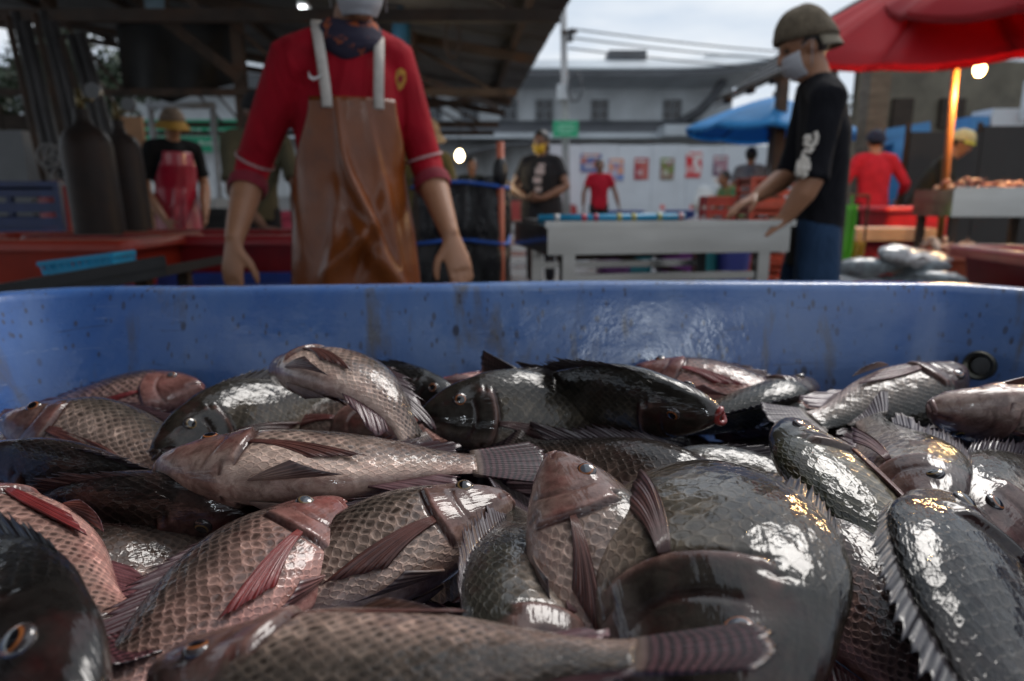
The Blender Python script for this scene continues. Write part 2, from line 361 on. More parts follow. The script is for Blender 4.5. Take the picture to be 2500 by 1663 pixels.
def fin_material():
    t = NT('wet_fin'); uv = t.n('ShaderNodeUVMap', uv_map='UVMap').outputs[0]
    a1 = t.n('ShaderNodeAttribute', attribute_name='tint'); a2 = t.n('ShaderNodeAttribute', attribute_name='aux')
    sep = t.n('ShaderNodeSeparateColor'); t.l(a2.outputs['Color'], sep.inputs[0]); bars = sep.outputs[0]; rays = sep.outputs[1]
    sx = t.n('ShaderNodeSeparateXYZ'); t.l(uv, sx.inputs[0]); u, vv = sx.outputs[0], sx.outputs[1]
    wob = t.math('MULTIPLY', t.noise(t.mapping(uv, (3, 3, 1)), 1.0, 3), 1.1)
    b = t.math('SINE', t.math('MULTIPLY', t.math('ADD', vv, t.math('MULTIPLY', wob, 0.03)), 2*math.pi*13)); b = t.math('MULTIPLY_ADD', b, 0.5, 0.5)
    r = t.math('SINE', t.math('MULTIPLY', t.math('ADD', u, t.math('MULTIPLY', wob, 0.004)), 2*math.pi*1.0)); r = t.math('MULTIPLY_ADD', r, 0.5, 0.5)
    c = a1.outputs['Color']
    c = t.mix(t.math('MULTIPLY', t.ramp(b, (0.3, 0.0), (0.75, 1.0)), bars), c, t.mix(1.0, c, (0.16, 0.13, 0.15), 'MULTIPLY'))
    c = t.mix(t.math('MULTIPLY', t.ramp(r, (0.45, 0.0), (0.95, 0.8)), rays), c, t.mix(1.0, c, (1.9, 1.8, 1.75), 'MULTIPLY'))
    c = t.mix(t.math('MULTIPLY', t.ramp(t.noise(t.coord('Object'), 70, 4, 0.6), (0.4, 0.6), (0.6, 0.0)), 0.8), c, t.mix(1.0, c, (0.4, 0.35, 0.35), 'MULTIPLY'))
    hb = t.math('ADD', t.math('MULTIPLY', r, 0.9), t.math('MULTIPLY', t.noise(t.coord('Object'), 260, 3), 0.5))
    t.set(Base_Color=c, Roughness=0.4, Coat_Weight=0.7, Coat_Roughness=0.10, Coat_IOR=1.38)
    nb = t.bump(hb, 0.5, 0.0009); t.l(nb, t.p.inputs['Normal']); t.l(t.bump(hb, 0.35, 0.0009), t.p.inputs['Coat Normal'])
    tr = t.n('ShaderNodeBsdfTranslucent'); t.l(c, tr.inputs[0]); mx = t.n('ShaderNodeMixShader'); mx.inputs[0].default_value = 0.18
    t.l(t.p.outputs[0], mx.inputs[1]); t.l(tr.outputs[0], mx.inputs[2]); t.l(mx.outputs[0], t.out.inputs[0]); return t.m
def vcol_material(name, rough, coat):
    t = NT(name); a1 = t.n('ShaderNodeAttribute', attribute_name='tint')
    n = t.noise(t.coord('Object'), 120, 3)
    t.set(Base_Color=t.mix(t.ramp(n, (0.35, 0.35), (0.65, 0.0)), a1.outputs['Color'], t.mix(1.0, a1.outputs['Color'], (0.5, 0.42, 0.4), 'MULTIPLY')), Roughness=rough, Coat_Weight=coat, Coat_Roughness=0.05)
    t.l(t.bump(n, 0.2, 0.0006), t.p.inputs['Normal']); return t.m
M_SKIN, M_FIN = fish_skin_material(), fin_material()
M_EYE = vcol_material('fish_eye', 0.15, 1.0); M_LIP = vcol_material('fish_lip', 0.35, 0.8)

TT = np.array([0, .02, .05, .09, .14, .20, .28, .37, .47, .57, .67, .77, .86, .93, 1.0])
UP = np.array([.020, .044, .070, .098, .126, .148, .176, .190, .188, .172, .143, .107, .076, .062, .062])
UP = UP*.86
LO = .86*np.array([.020, .040, .060, .082, .104, .126, .150, .166, .168, .158, .134, .100, .072, .060, .060])
WD = np.array([.021, .035, .047, .057, .066, .072, .079, .082, .079, .071, .059, .044, .029, .018, .010])
def _pchip(x, X, Y):
    X = np.asarray(X); Y = np.asarray(Y); m = np.gradient(Y, X); i = np.clip(np.searchsorted(X, x)-1, 0, len(X)-2)
    h = X[i+1]-X[i]; t = (x-X[i])/h
    return (2*t**3-3*t**2+1)*Y[i]+(t**3-2*t**2+t)*h*m[i]+(-2*t**3+3*t**2)*Y[i+1]+(t**3-t**2)*h*m[i+1]
BODY = 0.80        # share of the whole length that is body, the rest is tail fin
TONES = {          # back, flank, belly, head, fin tints
 'pink':  dict(back=(.10, .070, .058), flank=(.31, .190, .158), belly=(.66, .37, .315), head=(.31, .140, .118), spot=.85, pec=(.26, .035, .035), fin=(.10, .034, .040), red=.55),
 'tan':   dict(back=(.085, .068, .055), flank=(.29, .212, .175), belly=(.62, .46, .38), head=(.23, .135, .112), spot=.9, pec=(.13, .045, .035), fin=(.070, .030, .036), red=.3),
 'brown': dict(back=(.030, .023, .020), flank=(.13, .092, .074), belly=(.40, .285, .24), head=(.12, .062, .052), spot=.6, pec=(.16, .045, .04), fin=(.05, .03, .034), red=.3),
 'dark':  dict(back=(.013, .012, .011), flank=(.042, .034, .028), belly=(.20, .15, .125), head=(.022, .018, .016), spot=.45, pec=(.07, .03, .03), fin=(.03, .022, .026), red=.1),
 'silver': dict(back=(.040, .038, .030), flank=(.26, .215, .18), belly=(.52, .40, .35), head=(.15, .095, .082), spot=.45, pec=(.20, .10, .10), fin=(.10, .07, .08), red=.15),
 'umber': dict(back=(.022, .019, .014), flank=(.095, .080, .060), belly=(.26, .21, .17), head=(.034, .028, .022), spot=.5, pec=(.10, .04, .035), fin=(.045, .032, .032), red=.1),
 'pale':  dict(back=(.36, .42, .45), flank=(.60, .64, .66), belly=(.66, .66, .66), head=(.36, .40, .42), spot=.15, pec=(.40, .38, .38), fin=(.26, .28, .30), red=.05),
 'olive': dict(back=(.040, .038, .018), flank=(.20, .175, .125), belly=(.52, .38, .33), head=(.05, .045, .035), spot=.35, pec=(.24, .10, .09), fin=(.10, .08, .09), red=.15),
}
NAMESEEN = {}
def make_fish(label, head, tail, zh, zt, dorsal, tone='pink', bl=0.0, bv=0.0, seed=0, fin_up=0.13, mouth=0.15, eye=True, twist=0.0, deep=1.0, spread=.75, fat=1.0, sheet=None, pec=0.10, tailcurl=0.0, hw=None, tw=None, L=.30, anchor='head', group='fresh fish heaped in the blue tub'):
    rs = np.random.RandomState(seed+11); tn = TONES[tone]
    H = np.array(hw, float) if hw is not None else on_z(head[0], head[1], zh); E = np.array(tw, float) if tw is not None else on_z(tail[0], tail[1], zt)
    if bl == 0: bl = rs.uniform(-.22, .22)
    if bv == 0: bv = rs.uniform(-.14, .14)
    if twist == 0: twist = rs.uniform(-.25, .25)
    # ---- spine: bend sideways (bl) and up/down (bv), in radians over the whole length, mostly behind the head
    S = np.linspace(0, 1, 201); prof = sstep(0.12, 0.55, S)*0.9+0.1; prof = prof/np.trapz(prof, S)
    la = np.concatenate([[0], np.cumsum((prof[1:]+prof[:-1])/2*np.diff(S))])
    al, av, tw_ = bl*la, bv*la, twist*la
    T = np.stack([np.cos(al)*np.cos(av), np.sin(al)*np.cos(av), np.sin(av)], 1)
    C = np.concatenate([[[0, 0, 0]], np.cumsum((T[1:]+T[:-1])/2*np.diff(S)[:, None], 0)])
    N = np.stack([-np.sin(al), np.cos(al), 0*al], 1); B = np.cross(T, N)
    N2 = np.cos(tw_)[:, None]*N+np.sin(tw_)[:, None]*B; B2 = -np.sin(tw_)[:, None]*N+np.cos(tw_)[:, None]*B
    def bend(P):
        sh = P.shape; P = P.reshape(-1, 3); x = np.clip(P[:, 0], 0, 1)
        f = lambda A: np.stack([np.interp(x, S, A[:, k]) for k in range(3)], 1)
        R_ = f(C)+f(T)*(P[:, :1]-x[:, None])+f(N2)*P[:, 1:2]+f(B2)*P[:, 2:3]; return R_.reshape(sh)
    c_end = C[-1]; Lc = np.linalg.norm(c_end); ex = c_end/Lc
    bz = B2[90]-(B2[90]@ex)*ex; bz = nrm(bz); by = np.cross(bz, ex)
    if L:
        dv = nrm(E-H)
        if anchor == 'head': E = H+dv*L*Lc
        else: H = E-dv*L*Lc
    wx = E-H; Lw = np.linalg.norm(wx); wx = wx/Lw; scale = Lw/Lc
    wz = np.array(dorsal, float); wz = nrm(wz-(wz@wx)*wx); wy = np.cross(wz, wx)
    R = np.stack([wx, wy, wz], 1) @ np.stack([ex, by, bz], 1).T
    def place(P): return (bend(P)*scale) @ R.T + H
    # ---- body skin
    t = np.unique(np.concatenate([np.linspace(0, .05, 9), np.linspace(.05, .36, 50), np.linspace(.36, 1, 46)])); nt_ = len(t); m = 68
    up, lo, wd = _pchip(t, TT, UP)*(1+.04*rs.randn())*deep, _pchip(t, TT, LO)*(1+.05*rs.randn())*fat*deep, _pchip(t, TT, WD)*fat*(wfac := 1+.05*rs.randn())
    th = np.linspace(0, 2*np.pi, m, endpoint=False)             # 0 = back, pi = belly
    cz, sy = np.cos(th), np.sin(th)
    Z = np.where(cz > 0, up[:, None]*np.abs(cz)**0.92, -lo[:, None]*np.abs(cz)**0.85)
    Y = wd[:, None]*np.sign(sy)*np.abs(sy)**1.12*np.where(cz > 0, 1-.10*np.abs(cz)**2, 1.0)
    X = np.repeat((t*BODY)[:, None], m, 1); tt = np.repeat(t[:, None], m, 1); hh = np.where(cz > 0, np.abs(cz)**0.92, -np.abs(cz)**0.85)[None, :]+0*tt
    side = np.sign(sy)[None, :]*np.abs(sy)[None, :]**0.5
    # gill cover: a plate that stands proud and drops off at a curved edge; cheek groove; mouth slit; eye socket
    t_op = .300-.045*np.abs(hh+.12)**1.6-.03*(hh > .55)
    t_op = np.where(hh < -.82, .235, t_op)
    plate = sstep(.16, .29, tt)*np.clip(1-sstep(t_op-.004, t_op+.012, tt), 0, 1)*sstep(-1.0, -.7, hh)*(1-sstep(.55, .75, hh))
    t_pre = .215-.075*np.abs(hh+.1)**2
    pre = np.exp(-((tt-t_pre)/.008)**2)*(hh < .35)*(hh > -.85)
    gule = np.exp(-((tt-t_op-.006)/.007)**2)*(hh < .62)*(hh > -.92)
    slit_h = -.12-3.2*tt; slit = np.exp(-((hh-slit_h)/.09)**2)*(1-sstep(.045, .075, tt))
    te, he = .150, .38; eyeb = np.exp(-(((tt-te)/.042)**2+((hh-he)/.22)**2))
    nap = np.exp(-((tt-.095)/.018)**2)*np.exp(-((hh-.38)/.07)**2)
    Y = Y+side*(.0125*plate-.0050*pre-.0085*gule-.0060*slit+.0045*eyeb-.003*nap+.004*np.exp(-((tt-.075)/.022)**2)*np.exp(-((hh+.30)/.25)**2))
    lat = np.exp(-((hh-.10)/.03)**2)*sstep(.30, .36, tt); Y = Y-side*.0008*lat
    lump = sum(rs.randn()*np.sin(tt*rs.uniform(3, 12)+th[None, :]*rs.randint(0, 3)+rs.uniform(0, 6)) for _ in range(6))*.0012*sstep(.2, .4, tt)
    Y = Y+lump*side; Z = Z+lump*.5
    # ---- colour of the skin itself
    def A(c): return np.array(c, float)
    lf = sum(rs.uniform(.5, 1)*np.sin(tt*rs.uniform(4, 20)+hh*rs.uniform(2, 7)+rs.uniform(0, 6)) for _ in range(5))/5
    k1 = sstep(-.75, -.25, hh+.10*lf)[..., None]; k2 = sstep(-.05, .70, hh+.16*lf)[..., None]
    col = A(tn['belly'])*(1-k1)+A(tn['flank'])*k1; col = col*(1-k2)+A(tn['back'])*k2
    bars = .5+.5*np.sin(tt*2*np.pi*8+rs.uniform(0, 6)); col = col*(1-.22*(bars*sstep(-.3, .3, hh)*sstep(.3, .4, tt))[..., None])
    hd = (1-sstep(t_op-.01, t_op+.005, tt))[..., None]; jaw = sstep(-.45, -.75, hh)[..., None]
    hcol = A(tn['head'])*(1+.35*lf[..., None]); hcol = hcol*(1-.75*jaw)+A(tn['belly'])*.85*.75*jaw
    topd = sstep(.35, .9, hh)[..., None]; hcol = hcol*(1-.6*topd)+A(tn['back'])*.6*topd
    col = col*(1-hd)+hcol*hd
    op_edge = np.exp(-((tt-t_op+.010)/.010)**2)*(hh < .6)*(hh > -.9); col = col*(1-.35*op_edge[..., None])+A((.45, .24, .2) if tone not in ('dark',) else (.06, .035, .03))*.35*op_edge[..., None]
    dk = np.clip(gule*.85+slit*.9+pre*.4+nap*.6, 0, .95)[..., None]; col = col*(1-dk)+A((.05, .012, .012))*dk
    orb = np.exp(-(((tt-te)/.030)**2+((hh-he)/.16)**2)**2)[..., None]; col = col*(1-.55*orb)+A((.04, .03, .03))*.55*orb
    col = col*(1+.10*rs.randn(*tt.shape)[..., None]*0.4); col = np.clip(col, .004, .9)
    sclm = sstep(0, .02, tt-t_op-.004)*sstep(-.99, -.8, hh)
    aux = np.stack([sclm, sclm*tn['spot']*sstep(-.8, -.45, hh+.1*lf), tn['red']*(.35+.65*hd[..., 0]+.5*sstep(-.3, -.7, hh)).clip(0, 1)], -1)
    # scale lattice coordinates: rows follow the girth and close up towards the tail
    girth = (up+lo)/(UP.max()+LO.max()); frac = np.concatenate([np.linspace(0, 1, m//2, endpoint=False), np.linspace(1, 0, m-m//2, endpoint=False)])
    su = np.repeat(((t*.70+.30*t*t)*BODY)[:, None], m, 1)*64; sv = (frac[None, :]-.5)*33*(girth**.55)[:, None]
    P = place(np.stack([X, Y, Z], -1))
    mb = MB(); mb.grid(P, True)
    tipc = place(np.array([[[.001, 0, 0]]]))[0]; endc = place(np.array([[[BODY+.001, 0, 0]]]))[0]
    n0 = nt_*m
    mb.add(np.concatenate([tipc, endc]), [])
    for j in range(m): mb.F.append((n0, (j+1) % m, j)); mb.F.append((n0+1, (nt_-1)*m+j, (nt_-1)*m+(j+1) % m))
    ext = lambda a: np.concatenate([a.reshape(-1, a.shape[-1]), a[0, :1], a[-1, :1]])
    uv = ext(np.stack([su, sv], -1))
    allp = P.reshape(-1, 3); org = np.array([allp[:, 0].mean(), allp[:, 1].mean(), allp[:, 2].min()])
    root = thing('fish', label, 'fish', org, group)
    MB_ = mb.build('body', M_SKIN, root, org, smooth=True, attrs=dict(tint=ext(col), aux=ext(aux)), uv=uv)
    # ---- fins: thin double sheets whose rays are ribs
    def fin(name, G, thv, tint, aux_, nray, parent=root, place_=True):
        n_, m_ = G.shape[:2]; b_ = MB(); b_.slab(place(G), (place(G+thv)-place(G)))
        uvg = np.stack([np.repeat(np.linspace(0, nray, m_)[None], n_, 0), np.repeat(np.linspace(0, 1, n_)[:, None], m_, 1)], -1).reshape(-1, 2)
        tc = np.broadcast_to(tint, G.shape).reshape(-1, 3); ac = np.broadcast_to(aux_, G.shape).reshape(-1, 3)
        return b_.build(name, M_FIN, parent, org, smooth=True, attrs=dict(tint=np.concatenate([tc, tc]), aux=np.concatenate([ac, ac])), uv=np.concatenate([uvg, uvg]))
    fc = A(tn['fin'])
    # tail fin
    n_, m_ = 12, 49; s = np.linspace(0, 1, n_)[:, None]; r = np.linspace(-1, 1, m_)[None]
    rag = 1-.05*rs.rand(1, m_)*(s > .9)-.02*np.abs(np.sin(r*30))*(s > .95)
    tipx = 1.0-.035*np.abs(r)**2.5; gx = BODY-.012+(tipx-BODY+.012)*s*rag; gz = r*(.060+(.070*s**.8)*spread)
    gy = .0014*np.sin(r*np.pi*8)*s*(1-.5*s)+tailcurl*s**2*(.3+r)*.12+.004*np.sin(r*5+seed)*s
    G = np.stack([gx+0*gy, gy+0*gx, gz+0*gy], -1); tv = np.zeros_like(G); tv[..., 1] = (.0075*(1-s)**2+.0028)+0*r
    tcol = fc*(1.6-.5*s[..., None])+0*G; tcol[:2] = A(tn['flank'])*.7
    fin('tail_fin', G, tv, tcol, np.stack([.95*sstep(.05, .2, s)+0*r, .6+0*s*r, 0*s*r], -1), 17)
    # dorsal fin: stiff spines joined by a notched web, then the soft pointed part
    ns = 16; per = 4; m_ = ns*per+1+18; q = np.linspace(0, 1, m_)[None]; kk = np.arange(m_)
    tb = .275+(.885-.275)*q[0]; zb = _pchip(tb, TT, UP)*deep; spiny = kk <= ns*per
    phase = (kk % per)/per; notch = np.where(spiny, 1-.30*np.sin(np.pi*phase)-.06*phase, 1)
    qs = kk/(ns*per); hgt = np.where(spiny, .060+.035*np.clip(qs*2.2, 0, 1), 0); qq = np.clip((kk-ns*per)/18, 0, 1)
    hgt = np.where(spiny, hgt, .095+.085*np.sin(np.pi*np.clip(qq*1.1, 0, 1))**1.2*(1-.5*qq)-.05*qq)*notch; jit = np.interp(kk, np.arange(0, m_+per, per), 1+.13*rs.randn(len(np.arange(0, m_+per, per)))); hgt = hgt*jit
    ang = np.where(spiny, math.radians(8)+fin_up*1.0, math.radians(6)+fin_up*.5)
    s = np.linspace(0, 1, 6)[:, None]; xb = tb*BODY
    gx = xb[None]+hgt[None]*np.cos(ang)[None]*s; gz = (zb*.965)[None]+hgt[None]*np.sin(ang)[None]*s
    lean = (.25+.9*(1-fin_up))*rs.choice([-1, 1])*.35
    gy = hgt[None]*s*lean*np.sin(ang)[None]+.002*np.sin(kk*1.1)[None]*s+(.10*(jit-1)*hgt)[None]*s
    G = np.stack([gx, gy+0*gx, gz], -1); rib = np.where(spiny, np.where(kk % per == 0, 1, .25), .5+.3*np.cos(kk*np.pi))
    tv = np.zeros_like(G); tv[..., 1] = (.0042*rib)[None]*(1.05-.75*s)+.0010
    tcol = fc*(.8+.35*rib[None, :, None])+A((.022, .022, .026))*(rib*spiny)[None, :, None]+0*G
    fin('dorsal_fin', G, tv, tcol, A((0.15, .12, 0)), 30)
    # anal fin
    m_ = 25; tb = np.linspace(.66, .88, m_); zb = -_pchip(tb, TT, LO)*.96*deep; kk = np.linspace(0, 1, m_)
    hg = .055+.10*np.sin(np.pi*np.clip(kk*1.05, 0, 1))**1.3*(1-.35*kk); an = math.radians(14)+fin_up*.55
    s = np.linspace(0, 1, 6)[:, None]; gx = (tb*BODY)[None]+hg[None]*math.cos(an)*s; gz = zb[None]-hg[None]*math.sin(an)*s
    G = np.stack([gx, .004*np.sin(kk*25)[None]*s+0*gx, gz], -1); tv = np.zeros_like(G); tv[..., 1] = .0045*(1-.7*s)+.0012
    fin('anal_fin', G, tv, fc*1.5+A((.05, .03, .03)), A((.2, .7, 0)), 11)
    # paired fins
    pw = rs.uniform(.55, 1.1)
    for sd in (-1, 1):
        m_ = 19; k = np.linspace(0, 1, m_)[None]; s = np.linspace(0, 1, 9)[:, None]
        ln = .29*(1-.62*np.abs(k-.22)**1.0); b0 = np.array([.305*BODY, sd*.078, -.035]); wdt = (.010+.018*s**.8*(1-.55*s))*pw
        gx = b0[0]+ln*s*.99; gz = b0[2]+(.5-k)*wdt*2-.06*s*s*.6-.01*s; gy = b0[1]*(1+.0*s)+sd*(.004+pec*.10*s*(1-.2*s))-sd*.028*s**2*(1-pec)+.0025*np.sin(k*24)*s*sd
        G = np.stack([gx, gy+0*gx, gz+0*gx], -1); tv = np.zeros_like(G); tv[..., 1] = .0055*(1-s)+.0015
        fin('pectoral_fin', G, tv, A(tn['pec'])*(1.15-.35*s[..., None])+0*G, A((0, .75, 0)), 12)
        k = np.linspace(0, 1, 13)[None]; s = np.linspace(0, 1, 8)[:, None]; ln = .215*(1-.55*k)
        b0 = np.array([.335*BODY, sd*.026, -.150*.9*deep]); gx = b0[0]+ln*s; gz = b0[2]-.012*s-.0*k+.02*s*s+(0*k)-.004; gy = b0[1]+sd*((.004+.045*s*(1-.3*s))*k+.014*s)
        gz = gz-.012*np.sin(k*3)*s
        G = np.stack([gx+0*gy, gy, gz+0*gy], -1); tv = np.zeros_like(G); tv[..., 2] = .005*(1-s)+.0016
        pc = A(tn['belly'])*.55*(1-s[..., None])+A((.045, .04, .045))*s[..., None]+A(tn['pec'])*.3
        fin('pelvic_fin', G, tv, pc+0*G, A((0, .8, 0)), 6)
    # eyes
    w_e = float(_pchip(np.array([te]), TT, WD)[0])*fat*wfac; up_e = float(_pchip(np.array([te]), TT, UP)[0])
    for sd in (-1, 1):
        rr = .0245; cy = w_e*.92+.0043-.0070
        e = MB(); e.ball((0, 0, 0), (rr, rr, rr*.55), 24, 18); V = e.V[0]; cth = V[:, 2]/(rr*.55)
        ec = np.where((cth > .80)[:, None], A((.006, .006, .008)), np.where((cth > .66)[:, None], A((.40, .13, .035) if seed % 3 else (.25, .16, .06)), A((.05, .04, .04))))
        if seed % 5 == 2: ec = np.where((cth > .80)[:, None], A((.10, .11, .13)), ec)
        W = np.stack([V[:, 0]+te*BODY, sd*(V[:, 2]+cy), V[:, 1]+he*up_e], 1)
        Fe = e.F if sd < 0 else [f[::-1] for f in e.F]
        e2 = MB().add(place(W[None])[0], Fe); e2.build('eye', M_EYE, root, org, smooth=True, attrs=dict(tint=ec))
    # lips round the mouth, with the dark gape inside
    k = np.linspace(0, 2*np.pi, 22, endpoint=False); oy, oz = .0215, .008+.016*mouth
    lw = .0080+.003*mouth
    ringc = np.stack([.004-.010*mouth*np.ones_like(k)+.011*(np.abs(np.cos(k)))**2, oy*np.cos(k), -.006+oz*np.sin(k)], 1)
    th2 = np.linspace(0, 2*np.pi, 9, endpoint=False)
    rad = np.stack([0*k, np.cos(k), np.sin(k)], 1)
    G = ringc[:, None]+lw*(np.cos(th2)[None, :, None]*rad[:, None]*.8+np.sin(th2)[None, :, None]*A((1, 0, 0))[None, None])
    G = np.concatenate([G, G[:1]], 0)
    lipc = A((.30, .035, .03)) if mouth > .5 else A(tn['head'])*1.25+A((.03, .01, .01))
    lp = MB().grid(place(G), True); lo_ = lp.build('mouth', M_LIP, root, org, smooth=True, attrs=dict(tint=np.broadcast_to(lipc, (G.shape[0]*G.shape[1], 3))))
    return root, scale, Lw
FISH = [
 # label, head px, tail px, z head, z tail, dorsal (x right, y away, z up), tone, options
 dict(k='F34', l='brown fish at the tub side, mostly buried under the pink headed fish', head=(-190, 1150), tail=(200, 1105), zh=.640, zt=.635, d=(0, .9, .4), tone='brown', L=0.28),
 dict(k='F26', l='dark scaled fish lying against the blue back wall beside the curled fish', head=(1130, 985), tail=(800, 960), zh=0.695, zt=0.685, d=(0, .55, .85), tone='dark', L=0.27),
 dict(k='F36', l='reddish fish lying under the curled fish', head=(960, 1060), tail=(620, 1010), zh=0.675, zt=0.67, d=(0, .9, .3), tone='brown', L=0.27),
 dict(k='F25', l='belly-up pinkish fish by the back wall behind the black headed fish', head=(1300, 935), tail=(985, 985), zh=0.695, zt=0.68, d=(0, .9, -.4), tone='pink', L=0.27),
 dict(k='F30', l='pinkish fish with red fins by the back wall, above the red lipped fish', head=(1545, 905), tail=(1915, 985), zh=0.705, zt=0.69, d=(0, .8, .25), tone='pink', L=0.28),
 dict(k='F31', l='dark fish with a raised pink fin against the back wall', head=(1905, 935), tail=(2210, 925), zh=0.675, zt=0.665, d=(0, .5, .8), tone='brown', fin_up=0.3, L=0.24),
 dict(k='F33', l='olive fish pressed against the right wall of the tub', head=(2700, 1190), tail=(2370, 1090), zh=0.665, zt=0.66, d=(-.2, .7, .6), tone='olive', L=0.29, anchor='tail'),
 dict(k='F1', l='pink headed fish lying against the left end of the back wall', head=(497, 945), tail=(110, 1010), zh=.690, zt=.665, d=(0, .85, .55), tone='pink', L=0.28),
 dict(k='F27', l='pale fish with a red side fin beneath the black headed fish', head=(905, 1040), tail=(1290, 1085), zh=0.68, zt=0.67, d=(0, .95, .1), tone='pink', mouth=.0, L=0.28),
 dict(k='F29', l='silver pink fish with spread dorsal fin under the red lipped fish', head=(1930, 965), tail=(1530, 1095), zh=.690, zt=.665, d=(.25, -.85, .35), tone='silver', fin_up=.6, L=0.29, anchor='tail'),
 dict(k='F28', l='purplish dark fish under the striped tail of the long pale fish', head=(1690, 1260), tail=(1130, 1060), zh=0.665, zt=0.69, d=(.2, .75, .65), tone='brown', L=0.31, anchor='tail'),
 dict(k='F17', l='silvery fish with dark back behind the broad spiny fish', head=(1520, 1165), tail=(2060, 1240), zh=.665, zt=.650, d=(0, .75, .65), tone='silver', L=0.3),
 dict(k='F12b', l='scaly fish wedged beneath the big lipped grey fish', head=(1020, 1150), tail=(590, 1480), zh=.655, zt=.640, d=(-.5, .7, .5), tone='tan', L=0.29),
 dict(k='F13', l='fish lying tail up with a torn red side fin', head=(1300, 1600), tail=(1255, 1195), zh=0.69, zt=0.685, d=(-0.85, 0.1, 0.4), tone='silver', L=0.28, anchor='tail'),
 dict(k='F2', l='pink headed fish with its snout on the left wall of the tub', head=(8, 1030), tail=(520, 1150), zh=.695, zt=.655, d=(0, .8, .55), tone='tan', L=0.31),
 dict(k='F3', l='dark brown fish with bulging brow behind the long pale fish', head=(372, 1105), tail=(850, 950), zh=.690, zt=.695, d=(-.15, .55, .8), tone='umber', mouth=.3, L=0.29),
 dict(k='F4', l='curled fish with its throat turned up, draped over the dark brown fish', head=(668, 905), tail=(915, 1105), zh=0.745, zt=0.69, d=(0.1, 1, 0.15), tone='tan', bl=1.5, L=0.27),
 dict(k='F6', l='dark wet fish with coarse scales below the pink headed fish', head=(-70, 1130), tail=(440, 1240), zh=.695, zt=.660, d=(0, -.35, .95), tone='brown', L=0.31),
 dict(k='F7', l='black wet fish squeezed between coarse scaled and red finned fish', head=(640, 1260), tail=(90, 1290), zh=.675, zt=.660, d=(0, -.5, .9), tone='brown', L=0.3),
 dict(k='F24', l='black headed fish facing left with reddish lips', head=(1025, 1015), tail=(1490, 1030), zh=.715, zt=.690, d=(0, .45, .9), tone='umber', mouth=.45, fat=1.08, L=0.3),
 dict(k='F23', l='black fish with an open red mouth, back turned outward', head=(1757, 1012), tail=(1250, 920), zh=0.73, zt=0.725, d=(0, -.55, .85), tone='umber', mouth=1.0, L=0.29),
 dict(k='F22', l='belly-up brownish fish by the right wall of the tub', head=(2270, 995), tail=(2720, 1060), zh=.725, zt=.690, d=(0, .55, -.55), tone='tan', pec=.6, L=0.3),
 dict(k='F20', l='grey silver fish sloping up to the corner, its tail over others', head=(2352, 905), tail=(1885, 1035), zh=0.725, zt=0.7, d=(0.1, -0.8, -0.35), tone='silver', bl=-.35, L=None),
 dict(k='F32', l='silvery dark fish at the right edge of the heap', head=(2370, 1330), tail=(2640, 1080), zh=.680, zt=.690, d=(-.6, .45, .6), tone='silver', L=0.31),
 dict(k='F21', l='round bodied silver fish facing the front with its eye up', head=(2290, 1262), tail=(2095, 985), zh=.700, zt=.705, d=(.85, -.05, .4), tone='silver', bl=.2, pec=.5, L=0.29),
 dict(k='F18', l='olive backed fish lying diagonally with a row of pale spines', head=(1915, 1035), tail=(2330, 1470), zh=0.72, zt=0.68, d=(-0.85, -0.3, 0.22), tone='olive', fin_up=0.15, L=0.31),
 dict(k='F9', l='pink scaled fish with a long red side fin and dark fin near its tail', head=(-130, 1200), tail=(450, 1600), zh=0.705, zt=0.695, d=(-.5, -.8, .15), tone='pink', L=0.31),
 dict(k='F8', l='pink bellied fish with a red side fin, head up by the long pale fish', head=(838, 1232), tail=(340, 1620), zh=0.702, zt=0.688, d=(-.75, .6, .25), tone='pink', mouth=.0, L=0.27),
 dict(k='F5', l='long pale speckled fish lying across others with a striped tail', head=(384, 1142), tail=(1345, 1125), zh=0.712, zt=0.706, d=(0, 1, .05), tone='tan', bv=.12, L=None),
 dict(k='F16', l='pink speckled fish beneath the spines of the broad fish', head=(1850, 1215), tail=(2300, 1800), zh=.680, zt=.660, d=(.75, .4, .5), tone='pink', L=0.29, fin_up=0.1),
 dict(k='F12', l='grey speckled fish with big lips lying head to the right', head=(1245, 1222), tail=(545, 1545), zh=0.702, zt=0.67, d=(-.45, .8, .35), tone='tan', mouth=.2, L=0.28),
 dict(k='F14', l='fish with its head raised, orange ringed eye and gill cover in view', head=(1352, 1112), tail=(0, 0), zh=.752, zt=.7, d=(.86, .2, .2), hw=tuple(on_z(1352, 1115, .752)), tw=tuple(on_z(1352, 1115, .752)+np.array([.27, -.80, -.42])*.28), tone='tan', mouth=.45, twist=.02, bl=.10, bv=.02, L=.265, seed=7),
 dict(k='F15', l='broad silver sheened fish with spiny back, lying head to the front', head=(1760, 1800), tail=(1700, 1190), zh=0.7, zt=0.668, d=(0.95, 0, 0.2), tone='umber', bl=-0.9, fin_up=0.1, L=0.37, anchor='tail', deep=1.25, spread=0.5, twist=0.01, bv=0.02),
 dict(k='F19', l='large dark sheened fish with long back rays at the right front', head=(2320, 1235), tail=(2620, 1900), zh=.715, zt=.700, d=(-.85, -.2, .5), tone='dark', fin_up=0.2, L=0.34, deep=1.12),
 dict(k='F10', l='dark fish head with a shiny eye at the left front of the tub', head=(215, 1770), tail=(-500, 1400), zh=0.725, zt=0.72, d=(.55, .5, .6), tone='dark', fin_up=0.2, L=0.34),
 dict(k='F11', l='pale speckled fish with striped tail lying across the front', head=(372, 1660), tail=(1900, 1560), zh=0.712, zt=0.76, d=(0, -.95, .25), tone='tan', fat=1.05, L=None),
]
